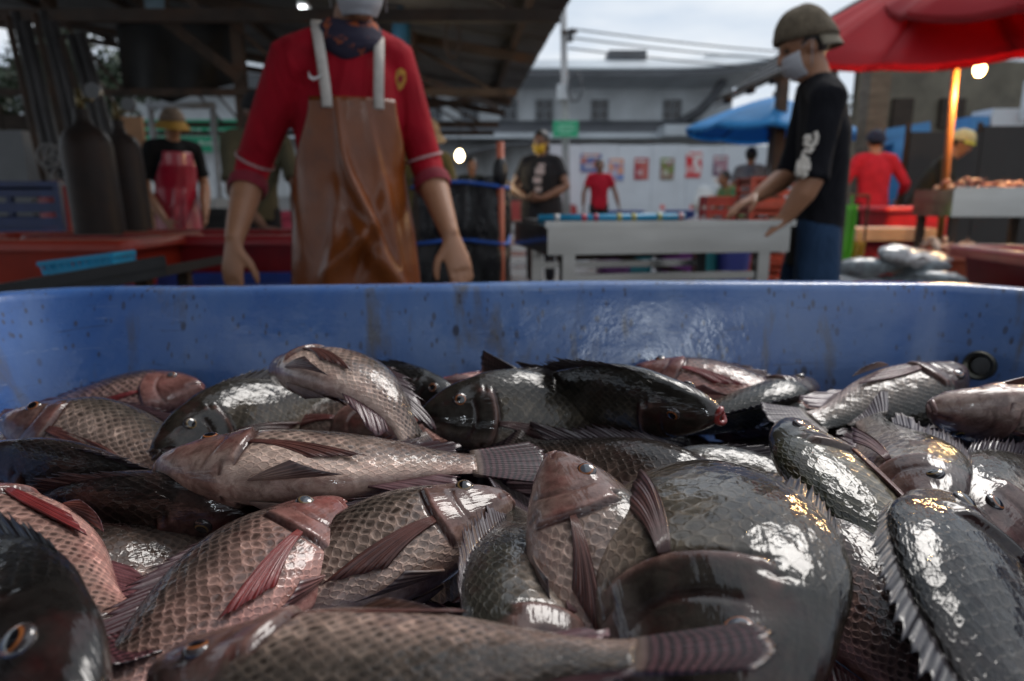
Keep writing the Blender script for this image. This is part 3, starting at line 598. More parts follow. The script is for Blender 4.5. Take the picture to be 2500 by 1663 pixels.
FISH.append(dict(k='G1', l='brown fish half hidden between the black wet fish and the red finned fish', head=(0, 0), tail=(0, 0), zh=0, zt=0, d=(-.6, .6, .4), hw=(-.40, .36, .668), tw=(-.17, .55, .655), tone='brown', seed=91, L=.29))
FISH.append(dict(k='G2', l='silvery fish half buried in the gap by the back wall beside the red lipped fish', head=(0, 0), tail=(0, 0), zh=0, zt=0, d=(.1, -.8, .4), hw=(.20, .80, .672), tw=(.47, .74, .668), tone='silver', seed=92, L=.28))
_r = random.Random(21)
for q, (x, y, a) in enumerate(((-.52, .60, .3), (-.40, .40, 1.9), (-.22, .66, 2.9), (-.08, .38, .6), (.02, .72, .2), (.12, .48, 1.4), (.30, .74, 2.6), (.34, .42, 1.2), (.48, .58, .4), (-.30, .28, .2), (.02, .24, 3.0), (.42, .30, 2.0), (.20, .30, .1), (-.16, .50, 1.1), (-.03, .41, 2.4), (-.27, .44, .7), (-.06, .52, 1.3), (.46, .78, .3), (.54, .42, 1.3), (.55, .70, 1.7), (.36, .16, .4), (.52, .16, 1.4), (-.52, .24, 1.2), (-.50, .78, .15), (.10, .80, 2.9), (-.10, .12, .2), (.16, .10, 2.8))):
    h = .15; dx, dy = math.cos(a)*h, math.sin(a)*h
    FISH.append(dict(k='U%d' % q, l='fish lying at the bottom of the heap in the blue tub', head=(0, 0), tail=(0, 0), zh=0, zt=0, d=(-dy, dx, .3), hw=(x-dx, y-dy, .625), tw=(x+dx, y+dy, .622), tone=('brown', 'tan', 'pink', 'silver')[q % 4], seed=60+q, fin_up=.1, L=.29))
for i, f in enumerate(FISH):
    kw = {k: v for k, v in f.items() if k not in ('k', 'l', 'head', 'tail', 'zh', 'zt', 'd')}
    kw.setdefault('seed', i)
    o, s_, lw_ = make_fish(f['l'], f['head'], f['tail'], f['zh'], f['zt'], f['d'], **kw)
    print('FISH', f['k'], 'len %.3f' % s_, 'chord %.3f' % lw_)
# ------------------------------------------------------------------ the place: ground, buildings, roofs
def ground():
    t = NT('wet_concrete'); co = t.coord('Object')
    c = t.ramp(t.noise(co, 0.7, 7, 0.62), (0.3, (0.045, 0.042, 0.04)), (0.7, (0.13, 0.125, 0.12)))
    c = t.mix(t.ramp(t.noise(co, 5, 6, 0.7), (0.5, 0.0), (0.7, 0.6)), c, (0.035, 0.03, 0.026))
    pud = t.ramp(t.noise(co, 0.35, 4, 0.5), (0.45, 0.12), (0.6, 0.7))
    t.set(Base_Color=c, Roughness=pud); t.l(t.bump(t.noise(co, 30, 4), 0.2, 0.01), t.p.inputs['Normal'])
    o = MB().grid(np.array([[[x, y, 0] for x in np.linspace(-150, 150, 7)] for y in np.linspace(-60, 260, 7)])).build('ground', t.m)
    tag(o, kind='structure')
ground()

M_SHEET = mat('corrugated_sheet', (0.095, 0.096, 0.10), 0.5, 0.3, 1.2, metal=0.35, bump=0.08, dirt=(0.07, 0.045, 0.03), dirt_amt=0.6, dscale=0.9)
M_RUST = mat('rusty_beam', (0.050, 0.034, 0.025), 0.75, 0.45, 6, metal=0.2, dirt=(0.085, 0.038, 0.018), dirt_amt=0.7)
M_DARKWOOD = mat('old_timber', (0.040, 0.028, 0.020), 0.85, 0.4, 5, bump=0.3, stretch=(1, 1, 6))
def market_roof():
    ez = 2.62; A_ = on_z(1243, 262, ez); B_ = on_z(1392, 0, ez)
    sl = (B_[0]-A_[0])/(B_[1]-A_[1]); y1 = A_[1]; y0 = 3.3
    ex = lambda y: A_[0]+sl*(y-A_[1])
    up = math.tan(math.radians(9.5)); W = 9.5
    r = thing('market_roof', 'dark corrugated metal roof over the fish stalls on rusty beams', 'roof', (-3, 5, 0)); og = (-3, 5, 0)
    zr = lambda x, y: ez+(ex(y)-x)*up
    n = 22; step = (y1-y0)/n
    for k in range(n):
        ya = y0+k*step; yb = ya+step+0.05; ys = np.arange(ya, yb, 0.024); P = []
        for x_off in (0, 3.2, 6.4, W):
            P.append([[ex(y)-x_off, y, zr(ex(y)-x_off, y)+0.017*math.sin(y*2*math.pi/0.15)+0.008*(k % 2)] for y in ys])
        MB().slab(np.array(P), (0, 0, 0.003)).build('roof_sheet', M_SHEET, r, og, smooth=True)
    for xo in (0.35, 1.9, 3.6, 5.4, 7.2, 9.0):
        MB().bar((ex(y0)-xo, y0, zr(ex(y0)-xo, y0)-0.065), (ex(y1)-xo, y1, zr(ex(y1)-xo, y1)-0.065), 0.05, 0.09).build('purlin', M_RUST, r, og)
    for y in (4.9, 8.2, 11.6, y1-0.3):
        a = (ex(y)-0.1, y, zr(ex(y)-0.1, y)-0.16); b = (ex(y)-W, y, zr(ex(y)-W, y)-0.16)
        MB().bar(a, b, 0.06, 0.10).build('rafter', M_RUST, r, og)
        if y > 4: MB().bar((a[0]-0.2, y, a[2]-0.35), (b[0], y, a[2]-0.35), 0.05, 0.08).build('tie_beam', M_RUST, r, og)
        if y > 4:
            for q in range(4):
                xa = a[0]-0.5-q*2.1; MB().bar((xa, y, a[2]-0.32), (xa-1.0, y, zr(xa-1.0, y)-0.2), 0.035).build('web_bar', M_RUST, r, og)
    for px, dd in ((592, 8.3), (1008, 8.1), (150, 8.3), (1008, 11.7)):
        x = xat(px, dd, 250); MB().box2((x-0.06, dd-0.06, 0), (x+0.06, dd+0.06, zr(x, dd)-0.12)).build('post', M_RUST, r, og)
    p1, p2 = at(592, 195, 8.25), at(300, -30, 8.25); MB().bar(p1, p2, 0.06, 0.12).build('knee_brace', M_RUST, r, og)
    p1, p2 = at(1005, 250, 8.1), at(940, -20, 8.1); MB().bar(p1, p2, 0.05, 0.09).build('knee_brace', M_RUST, r, og)
    p1, p2 = at(1010, 185, 8.05), at(1215, 262, 11.5); MB().bar(p1, p2, 0.05, 0.08).build('stay_bar', M_RUST, r, og)
    p1, p2 = at(1010, 262, 11.6), at(1238, 235, 11.6); MB().bar(p1, p2, 0.05, 0.09).build('stay_bar', M_RUST, r, og)
    return zr
ZR = market_roof()
def shade_canopy():  # unseen roofs added to hold back sky light from left and behind
    """unseen canopies added to shade the tub: one along the left, one behind"""
    for (x0, x1, y0, y1, z), lab in (((-6.5, -.20, -.35, 3.2, 2.55), 'unseen dark metal canopy added to shade the left end of the fish tub'), ((-6.5, 1.15, -6.0, -.40, 2.45), 'unseen dark metal canopy added over the lane to block light on the fish tub')):
        og = ((x0+x1)/2, (y0+y1)/2, 0); c = thing('canopy', lab, 'canopy', og, 'unseen canopies added to shade the tub'); n = int((y1-y0)/.8)
        for k in range(n):
            ya, yb = y0+(y1-y0)*k/n, y0+(y1-y0)*(k+1)/n+.03; ys = np.arange(ya, yb, .025); P = [[[x, y, z+.5*(x1-x)/(x1-x0)+.016*math.sin(y*2*math.pi/.15)+.006*(k % 2)] for y in ys] for x in (x1, (x0+x1)/2, x0)]
            MB().slab(np.array(P), (0, 0, .003)).build('roof_sheet', M_SHEET, c, og, smooth=True)
        for x in (x0+.3, x1-.15):
            zz = z+.5*(x1-x)/(x1-x0)-.07; MB().bar((x, y0, zz), (x, y1, zz), .05, .08).build('purlin', M_RUST, c, og)
            for y in (y0+.1, y1-.1):
                if x < -2 or y < -1: MB().box2((x-.04, y-.04, 0), (x+.04, y+.04, zz-.04)).build('post', M_RUST, c, og)
shade_canopy()

def shade_sheet():  # black sheet added to darken the bright gap below the roof
    D = 9.0; og = (xat(430, D), D, 0); t = thing('shade_sheet', 'black sheet added to darken the gap under the metal roof behind the gas cylinders', 'shade_sheet', (xat(430, D), D, 2.0)); og = (xat(430, D), D, 2.0); M = cloth_dark()
    top = [(282, 60), (360, 40), (450, 30), (540, 40), (592, 60)]; bot = [(300, 222), (360, 236), (420, 252), (500, 222), (592, 200)]
    P = []
    for q in np.linspace(0, 1, 8):
        row = []
        for s_ in np.linspace(0, 1, 25):
            tx, ty = np.interp(s_*4, range(5), [a for a, b in top]), np.interp(s_*4, range(5), [b for a, b in top]); bx_, by = np.interp(s_*4, range(5), [a for a, b in bot]), np.interp(s_*4, range(5), [b for a, b in bot])
            row.append(at(tx+(bx_-tx)*q, ty+(by-ty)*q, D+.08*math.sin(s_*17)*q+.1*q))
        P.append(row)
    MB().slab(np.array(P), (0, .006, 0)).build('sheet', M, t, og, smooth=True)
def cloth_dark(): return mat('black_tarp', (.012, .011, .010), .7, .4, 3)
shade_sheet()
M_WALLW = mat('painted_boards', (0.58, 0.61, 0.63), 0.7, 0.15, 0.5, dirt=(0.22, 0.22, 0.22), dirt_amt=0.6, dscale=0.4, stretch=(1, 1, 0.4))
M_ROOFL = mat('pale_roofing', (0.42, 0.46, 0.49), 0.45, 0.15, 0.4, metal=0.2, dirt=(0.25, 0.25, 0.26), dscale=0.3)
M_FASCIA = mat('dark_fascia', (0.085, 0.09, 0.10), 0.6, 0.3, 0.7)
M_GREYW = mat('grey_boards', (0.55, 0.58, 0.60), 0.75, 0.2, 0.6)
M_GLASSD = mat('dark_window_glass', (0.018, 0.022, 0.03), 0.12, 0.2)
def warehouse():
    D = 36.0; og = (at(1000, 480, D)[0], D, 0)
    w = thing('warehouse', 'long grey two-storey warehouse with pale overhanging roof and small windows', 'building', og)
    xl, xr = xat(120, D), xat(1772, D); Z = lambda py: zat(py, D)
    k = 0
    for z0, z1, yy in ((0, Z(345), D-2.2),): MB().box2((xl, yy, z0), (xr+0.6, yy+0.25, z1)).build('lower_wall', M_WALLW, w, og)
    # upper wall of lapped boards
    zb = np.linspace(Z(300), Z(196), 13)
    for a, b in zip(zb[:-1], zb[1:]):
        P = np.array([[[xl, D-0.03, a], [xr, D-0.03, a]], [[xl, D+0.01, b+0.02], [xr, D+0.01, b+0.02]]]); MB().slab(P, (0, 0.03, 0)).build('board', M_GREYW, w, og)
    MB().box2((xl, D+0.05, Z(345)), (xr, D+7, Z(185))).build('core', M_GREYW, w, og)
    # skirt roof over the lower wall, with gutter
    P = np.array([[[xl, D-3.6, Z(342)-0.1], [xr+1.0, D-3.6, Z(342)-0.1]], [[xl, D-0.05, Z(298)], [xr-0.2, D-0.05, Z(298)]]]); MB().slab(P, (0, 0, 0.12)).build('skirt_roof', M_FASCIA, w, og)
    MB().box2((xl, D-3.8, Z(348)-0.12), (xr+1.0, D-3.6, Z(336)-0.12)).build('gutter', M_ROOFL, w, og)
    # main roof: deep overhang, upturned at the gable end
    xs = np.linspace(xl, xr+1.6, 40); lift = np.where(xs > xr-4, ((xs-xr+4)/5.6)**2*0.5, 0)
    lower = np.stack([xs, 0*xs+D-2.4, Z(196)+0.1+lift], 1); upper = np.stack([np.minimum(xs, xr-0.6), 0*xs+D+3.5, Z(96)-.35+lift*0.4+0*xs], 1)
    mid = (lower+upper)/2; mid[:, 2] += 0.15
    rf = MB().slab(np.stack([lower, mid, upper]), (0, 0, 0.14)).build('roof', M_ROOFL, w, og, smooth=40)
    MB().slab(np.stack([lower-np.array([0, -0.05, 0.30]), lower-np.array([0, -0.05, 0.02])]), (0, 0.1, 0)).build('fascia', M_FASCIA, rf, og)
    MB().slab(np.stack([lower-np.array([0, -0.1, 0.28]), np.stack([np.minimum(xs, xr), 0*xs+D-0.05, Z(215)+0*xs], 1)]), (0, 0, 0.05)).build('soffit', M_GREYW, rf, og)
    MB().box2((xat(1480, D), D+0.5, Z(150)+.1), (xat(1570, D), D+2.0, Z(135)+0.35)).build('roof_vent', M_FASCIA, rf, og)
    # dark tube in place of the shadow under the roof hip at the gable end
    pts = [at(1665, 296, D-0.6), at(1705, 275, D-0.8), at(1740, 240, D-1.0), at(1768, 196, D-1.3)]; MB().tube(pts, 0.22, 8).build('hip_shadow', M_FASCIA, w, og)
    for px, pw in ((1063, 36), (1150, 38), (1243, 36), (1327, 38), (1458, 38), (1630, 40)):
        x0, x1 = xat(px-pw/2, D), xat(px+pw/2, D); z0, z1 = Z(292), Z(246)
        f = MB(); f.box2((x0-.06, D-.09, z0-.06), (x0, D-.03, z1+.06)); f.box2((x1, D-.09, z0-.06), (x1+.06, D-.03, z1+.06)); f.box2((x0, D-.088, z1), (x1, D-.032, z1+.06)); f.box2((x0, D-.088, z0-.06), (x1, D-.032, z0))
        f.box2(((x0+x1)/2-.03, D-.085, z0), ((x0+x1)/2+.03, D-.034, z1)); f.box2((x0, D-.082, (z0+z1)/2-.03), (x1, D-.036, (z0+z1)/2+.03))
        wi = f.build('window', mat('window_frame', (0.22, 0.24, 0.26), 0.5), w, og)
        for a in (0, 1):
            for b in (0, 1):
                xa, xb = (x0, (x0+x1)/2-.03) if a == 0 else ((x0+x1)/2+.03, x1); za, zb2 = (z0, (z0+z1)/2-.03) if b == 0 else ((z0+z1)/2+.03, z1)
                MB().box2((xa, D-.06, za), (xb, D-.05, zb2)).build('pane', M_GLASSD, wi, og)
    # arched awning by the street pole
    c = at(1190, 400, D-5); pts = []
    for q in np.linspace(0, 1, 14): pts.append([xat(1060, D-5)+q*(xat(1310, D-5)-xat(1060, D-5)), D-5, zat(398, D-5)+0.85*math.sin(q*math.pi*0.5)])
    pts = np.array(pts); MB().slab(np.stack([pts, pts+np.array([0, 2.6, 0.2])]), (0, 0, 0.1)).build('awning', M_FASCIA, w, og, smooth=True)
    MB().box2((xat(1600, D-4), D-5.4, zat(338, D-4)), (xat(1715, D-4), D-3.8, zat(312, D-4))).build('duct', M_ROOFL, w, og)
warehouse()

def hoarding():
    D = 22.0; og = (xat(1620, D), D, 0)
    h = thing('hoarding', 'white hoarding wall hung with a row of posters', 'wall', og); M = mat('white_hoarding', (0.62, 0.66, 0.70), 0.6, 0.08, 0.6, dirt=(0.4, 0.42, 0.44), dirt_amt=0.4, dscale=0.5)
    edges = np.linspace(xat(1335, D), xat(2010, D), 9); zt_ = zat(352, D)
    for a, b in zip(edges[:-1], edges[1:]): MB().box2((a+.008, D, 0.02), (b-.008, D+0.06, zt_-random.Random(a).uniform(0, .05))).build('panel', M, h, og)
    MB().box2((edges[0], D-.03, 0), (edges[0]+.08, D-.004, zt_+.05)).build('post', M_GREYW, h, og)
hoarding()
def posters():
    D = 21.97
    spec = [(1443, 398, 50, 42, (0.10, 0.16, 0.36), (0.45, 0.16, 0.12), 'blue poster partly behind the man in red'),
            (1504, 414, 36, 50, (0.15, 0.24, 0.50), (0.65, 0.30, 0.20), 'blue poster with an orange blot on the white hoarding'),
            (1566, 412, 33, 50, (0.36, 0.02, 0.04), (0.50, 0.12, 0.10), 'dark red poster on the white hoarding'),
            (1629, 412, 32, 50, (0.16, 0.22, 0.03), (0.28, 0.18, 0.14), 'green and brown poster on the white hoarding'),
            (1694, 402, 38, 60, (0.62, 0.02, 0.03), (0.72, 0.66, 0.64), 'red and white poster hung higher than the rest'),
            (1759, 405, 34, 48, (0.18, 0.10, 0.16), (0.40, 0.22, 0.26), 'purplish poster at the end of the row')]
    for i, (px, py, w, h, c1, c2, lab) in enumerate(spec):
        c = at(px, py, D); W, Hh = w/FPX*D, h/FPX*D; org = (c[0], D, c[2]-Hh/2)
        p = thing('poster', lab, 'poster', org, 'posters on the hoarding')
        t = NT('poster_print_%d' % i); n = t.noise(t.mapping(t.coord('Object'), (3, 1, 3), (0, 0, 0), (i*3.1, 0, 0)), 1.3, 2, 0.4)
        t.set(Base_Color=t.ramp(n, (0.46, c1), (0.54, c2)), Roughness=0.5)
        MB().box2((c[0]-W/2, D-.004, c[2]-Hh/2), (c[0]+W/2, D+.012, c[2]+Hh/2)).build('sheet', t.m, p, org)
        blk = mat('poster_block_%d' % i, tuple(min(1, .5*a+.5*b) for a, b in zip(c1, (0.7, 0.62, 0.6))), 0.6)
        MB().box2((c[0]-W*.3, D-.010, c[2]-Hh*.32), (c[0]+W*.12, D-.006, c[2]-Hh*.05)).build('picture_block', blk, p, org)
        MB().box2((c[0]-W*.4, D-.010, c[2]+Hh*.30), (c[0]+W*.35, D-.006, c[2]+Hh*.40)).build('heading_strip', mat('poster_strip', (0.65, 0.62, 0.6), 0.6), p, org)
posters()

def utility_pole():
    D = 17.0; a = at(1386, 480, D); og = (a[0], D, 0); M = mat('pole_concrete', (0.42, 0.42, 0.42), 0.8, 0.2, 2)
    u = thing('utility_pole', 'concrete utility pole with wires behind the woman in black', 'pole', og)
    top = at(1372, -160, D); MB().tube([(a[0], D, 0), (top[0]*.5+a[0]*.5, D, top[2]*.5), (top[0], D, top[2])], [.10, .085, .065], 12).build('shaft', M, u, og, smooth=True)
    b = at(1375, 80, D); MB().box2((b[0]-.05, D-.25, b[2]-.06), (b[0]+.30, D-.12, b[2])).build('bracket', M_RUST, u, og)
    c = at(1392, 85, D-.2); MB().lathe([(.001, -.15), (.07, -.15), (.07, .1), (.001, .1)], c, 12).build('insulator', mat('insulator', (.03, .03, .035), .3), u, og)
    c = at(1362, 225, D-.2); MB().box((c[0]+.12, D-.2, c[2]), (.28, .2, .34)).build('junction_box', M_GREYW, u, og)
    c2 = at(1392, 215, D-.2); MB().tube([(c2[0]+.1+.16*math.cos(q), D-.35, c2[2]+.32*math.sin(q)) for q in np.linspace(0, 6.28, 18)], .03, 6).build('cable_coil', M_FASCIA, u, og, smooth=True)
    for j, (pa, pb) in enumerate((((1390, 70), (2600, 96)), ((1390, 92), (2600, 112)), ((1388, 118), (2600, 132)))):
        p0, p1 = at(pa[0], pa[1], D), at(pb[0], pb[1], D+6); pts = []
        for q in np.linspace(0, 1, 16): v = p0+(p1-p0)*q; v[2] -= .5*math.sin(math.pi*q); pts.append(v)
        MB().tube(pts, .02, 5).build('wire', M_FASCIA, u, og, smooth=True)
    s = at(1381, 315, D-.45); og2 = (s[0], s[1], s[2]-.18)
    g = thing('street_sign', 'small green sign with pale lettering fixed to the utility pole', 'sign', og2)
    W, Hh = 58/FPX*D, 36/FPX*D
    MB().box(s, (W, .03, Hh)).build('plate', mat('sign_green', (0.012, 0.36, 0.17), 0.45, 0.1), g, og2)
    for zz, ww in ((.22, .62), (0.0, .75), (-.22, .5)):
        x = s[0]-W*ww/2
        rr = random.Random(int(zz*100))
        while x < s[0]+W*ww/2-.02:
            l_ = rr.uniform(.03, .07); MB().box((x+l_/2, s[1]-.019, s[2]+zz*Hh), (l_*.8, .004, Hh*.12)).build('lettering', mat('sign_letter', (0.25, 0.62, 0.42), 0.5), g, og2); x += l_
    MB().box((s[0], s[1]+.15, s[2]), (.06, .28, .05)).build('clamp', M_RUST, g, og2)
utility_pole()

M_LEAF = mat('leaves', (0.022, 0.040, 0.016), 0.6, 0.5, 2)
def tree(loc, H, R, seed, label):
    rs = np.random.RandomState(seed); t = thing('tree', label, 'tree', loc, 'trees behind the market'); x, y, z = loc
    tm = MB().tube([(x, y, 0), (x+.1, y, H*.35), (x-.1, y+.1, H*.6), (x+.2, y, H*.85)], [.22, .17, .12, .04], 9)
    for k in range(7):
        a = rs.uniform(0, 6.28); b = (x+math.cos(a)*R*.7, y+math.sin(a)*R*.7, H*(.6+.35*rs.rand())); tm.tube([(x, y, H*(.35+.05*k)), (x+.5*(b[0]-x), y+.5*(b[1]-y), H*(.5+.05*k)), b], [.08, .05, .02], 6)
    tm.build('trunk', M_DARKWOOD, t, loc, smooth=True)
    n = 5200; d = rs.randn(n, 3); d /= np.linalg.norm(d, axis=1, keepdims=True); cl = rs.randn(22, 3)*np.array([R*.55, R*.55, H*.17])+np.array([x, y, H*.72])
    c = cl[rs.randint(0, 22, n)]+d*(rs.rand(n, 1)**.5)*R*.36; s = rs.uniform(.06, .13, n)
    u = rs.randn(n, 3); u /= np.linalg.norm(u, axis=1, keepdims=True); v = np.cross(u, d); v /= np.maximum(np.linalg.norm(v, axis=1, keepdims=True), 1e-6)
    V = np.stack([c-u*s[:, None]*1.5, c+v*s[:, None]*.6, c+u*s[:, None]*1.5, c-v*s[:, None]*.6], 1).reshape(-1, 3)
    m = MB(); m.V = [V]; m.F = [(4*i, 4*i+1, 4*i+2, 4*i+3) for i in range(n)]; m.n = len(V)
    o = m.build('crown', M_LEAF, t, loc)
tree((xat(215, 19), 19, 0), 5.0, 2.1, 3, 'leafy tree behind the gas cylinders, sky showing through')
tree((xat(-60, 20), 20, 0), 5.4, 2.4, 5, 'broad tree by the left edge of the market')
tree((xat(2160, 26), 26, 0), 5.6, 2.6, 8, 'leafy tree behind the shed at the right')

# ------------------------------------------------------------------ sheds and shelters on the right
def right_sheds():
    D = 12.0; og = (xat(2250, D), D, 0)
    s = thing('shed', 'dark tiled shed roof above the red umbrellas', 'shed', og); M_TILE = mat('dark_tiles', (0.035, 0.036, 0.04), 0.7, 0.35, 2)
    a, b = at(2000, 150, D), at(2230, -40, D); d = (b-a); P0 = np.array([a, a+np.array([0, 7, .3])]); n = 9
    for k in range(n):
        q0, q1 = k/n, (k+1.12)/n; e0, e1 = a+d*q0*1.6, a+d*q1*1.6
        MB().slab(np.array([[e0+[0, -.2, .05], e0+[0, 6, .05]], [e1+[0, -.2, 0], e1+[0, 6, 0]]]), (0, 0, .05)).build('tile_course', M_TILE, s, og)
    e = a+d*1.6
    MB().box2((a[0]+.2, D+.1, 0), (a[0]+.38, D+.28, a[2]+.1)).build('post', M_RUST, s, og)
    # wall under the roof
    x0, x1 = xat(2120, D), xat(2700, D); Mw = mat('shed_wall', (0.16, 0.145, 0.11), 0.85, 0.35, 1.0, dirt=(0.07, 0.06, 0.05))
    MB().box2((x0, D+.8, 0), (x1, D+.95, zat(150, D+.8))).build('wall', Mw, s, og)
    for px, w_ in ((2330, 60), (2210, 50)):
        MB().box2((xat(px, D), D+.70, zat(300, D)), (xat(px+w_, D), D+.79, zat(225, D))).build('shutter', M_DARKWOOD, s, og)
    # lean-to shelter in front
    D2 = 8.6; og2 = (xat(1900, D2), D2, 0); l_ = thing('shelter', 'small slanting shelter roof behind the boy in the beanie', 'shelter', og2)
    a, b = at(1765, 238, D2), at(1930, 168, D2); MB().slab(np.array([[a, a+[0, .3, 0]], [b, b+[0, .3, 0]]]), (0, 0, .05)).build('roof_panel', cloth_dark(), l_, og2)
    for q in (.15, .5, .85):
        p = a+(b-a)*q+[0, .1, -.06]; MB().bar(p, p+np.array([.0, .18, 0]), .06).build('joist', M_RUST, l_, og2)
    p = a+(b-a)*.97+np.array([0, .15, 0]); MB().box2((p[0]-.06, p[1]-.06, 0), (p[0]+.06, p[1]+.06, p[2]-.045)).build('post', M_RUST, l_, og2)
    # tall post and blue steel frames
    D3 = 8.0; x = xat(2108, D3); o = MB().box2((x-.11, D3-.11, 0), (x+.11, D3+.11, zat(150, D3))).build('timber_post', mat('grey_timber', (0.11, 0.095, 0.075), 0.85, 0.35, 4, stretch=(1, 1, 5)), None)
    tag(o, 'weathered square timber post beside the man in the red jersey', 'post')
    D4 = 9.0; og4 = (xat(2200, D4), D4, 0); f = thing('stall_rack', 'light blue steel rack with white panel behind the red jersey man', 'rack', og4)
    Mb = mat('light_blue_paint', (0.05, 0.22, 0.50), 0.5, 0.2, 3); Mbw = mat('pale_panel', (0.50, 0.56, 0.62), 0.5, 0.12, 2)
    MB().bar(at(2115, 335, D4), at(2265, 310, D4), .12).build('beam', Mb, f, og4); MB().bar(at(2115, 352, D4), at(2260, 330, D4), .10).build('beam', Mb, f, og4)
    for px in (2122, 2190, 2255):
        p = at(px, 345, D4); MB().box2((p[0]-.07, D4-.07, 0), (p[0]+.07, D4+.07, p[2])).build('upright', Mb, f, og4)
    c0, c1 = at(2150, 392, D4), at(2205, 335, D4); MB().box2((c0[0], D4+.1, c0[2]), (c1[0], D4+.18, c1[2])).build('panel', Mb, f, og4)
    c0, c1 = at(2345, 322, D4), at(2392, 288, D4); MB().box2((c0[0], D4-.2, c0[2]), (c1[0]-.01, D4+.2, c1[2])).build('panel', Mb, f, og4)
    c0, c1 = at(2392, 320, D4), at(2478, 270, D4); MB().box2((c0[0], D4-.2, c0[2]), (c1[0], D4+.2, c1[2])).build('panel', Mbw, f, og4)
    c0, c1 = at(2456, 300, D4), at(2480, 205, D4); MB().box2((c0[0], D4-.35, c0[2]), (c1[0], D4-.22, c1[2])).build('panel', Mbw, f, og4)
    D5 = 7.4; og5 = (xat(2380, D5), D5, 0); k = thing('black_screen', 'black sheet partition behind the seafood trays', 'partition', og5)
    M = mat('black_sheet', (0.010, 0.010, 0.011), 0.6, 0.3, 2)
    for q in range(4):
        xa, xb = xat(2205, D5)+q*.75, xat(2205, D5)+q*.75+.74; MB().box2((xa, D5, .05), (xb, D5+.03, zat(322, D5)+.06*q)).build('panel', M, k, og5)
    for q in range(5):
        xa = xat(2205, D5)+q*.75-.005; MB().box2((xa-.02, D5+.035, 0), (xa+.02, D5+.075, zat(322, D5)+.1)).build('post', M_RUST, k, og5)
right_sheds()

# ------------------------------------------------------------------ umbrellas and lamps
def umbrella(c, R, zr, za, col, name, label, pole_col, tilt=(0, 0), foot=None, nrib=10, sag=.10):
    t = NT(name+'_cloth'); n = t.noise(t.coord('Object'), 3, 5)
    t.set(Base_Color=t.ramp(n, (.3, tuple(x*.8 for x in col)), (.7, col)), Roughness=.7)
    tr = t.n('ShaderNodeBsdfTranslucent'); tr.inputs[0].default_value = (*col, 1); mx = t.n('ShaderNodeMixShader'); mx.inputs[0].default_value = .30
    t.l(t.p.outputs[0], mx.inputs[1]); t.l(tr.outputs[0], mx.inputs[2]); t.l(mx.outputs[0], t.out.inputs[0])
    og = (c[0], c[1], 0) if foot is None else (foot[0], foot[1], 0); u = thing('umbrella', label, 'umbrella', og, 'market umbrellas'); C = np.array([c[0], c[1], 0])
    Rm = rot_y(tilt[0]) @ rot_x(tilt[1]); apex = np.array([0, 0, za-zr])
    def pt(q, a, seg):   # q 0 apex .. 1 rim
        r = R*q*(1-.06*math.sin(seg*math.pi)*q); z = (za-zr)*(1-q**1.25)-sag*math.sin(seg*math.pi)*q*.35
        return Rm @ np.array([r*math.cos(a), r*math.sin(a), z])+C+np.array([0, 0, zr])
    for k in range(nrib):
        a0, a1 = 2*math.pi*k/nrib, 2*math.pi*(k+1)/nrib
        P = np.array([[pt(q, a0+(a1-a0)*s, s) for s in np.linspace(0, 1, 7)] for q in np.linspace(.02, 1, 9)])
        rim = P[-1]; P = np.concatenate([P, (rim+np.array([0, 0, -.045]))[None]]); MB().slab(P, (0, 0, .003)).build('canopy_panel', t.m, u, og, smooth=True)
        MB().tube([pt(.03, a0, 0)-[0, 0, .02], pt(.55, a0, 0)-[0, 0, .02], pt(.98, a0, 0)-[0, 0, .02]], .008, 5).build('rib', M_RUST, u, og)
        MB().tube([pt(.5, a0, 0)-[0, 0, .025], C+Rm @ np.array([0, 0, (za-zr)*.35-.12])+np.array([0, 0, zr])], .006, 5).build('stretcher', M_RUST, u, og)
    top = C+Rm @ apex+np.array([0, 0, zr+.06]); f = np.array([c[0], c[1], 0]) if foot is None else np.array([foot[0], foot[1], 0])
    MB().tube([f, top], .024, 12).build('pole', pole_col, u, og, smooth=True)
    MB().lathe([(.001, 0), (.25, 0), (.25, .05), (.05, .12), (.03, .3), (.001, .3)], f, 18).build('base', mat('umbrella_base', (.08, .08, .08), .8), u, og)
RED_C, BLUE_C = (.42, .006, .014), (.03, .27, .62)
M_POLE_O = mat('orange_pole', (.22, .085, .02), .45, .25, 6); M_POLE_D = mat('dark_pole', (.05, .05, .055), .5)
pb, pt_ = at(2288, 600, 5.0), at(2322, 80, 5.0)
ax = (pt_[0]-pb[0])/(pt_[2]-pb[2]); fx = pb[0]-ax*pb[2]
umbrella((fx+ax*2.2+.05, 5.0), 1.05, 2.13, 2.52, RED_C, 'red_umbrella_a', 'red market umbrella on an orange pole above the seafood trays', M_POLE_O, (math.radians(-13), math.radians(19)), (fx, 5.0))
umbrella((xat(2570, 4.3), 4.3), 1.05, 2.22, 2.66, RED_C, 'red_umbrella_b', 'higher red market umbrella overlapping the orange-poled one', M_POLE_D, (math.radians(-12), math.radians(15)))
umbrella((xat(1895, 9.0), 9.4), 1.12, 1.80, 2.25, BLUE_C, 'blue_umbrella', 'blue market umbrella behind the boy in the beanie', M_POLE_D, (math.radians(3), 0), (xat(1862, 9.4), 9.4))

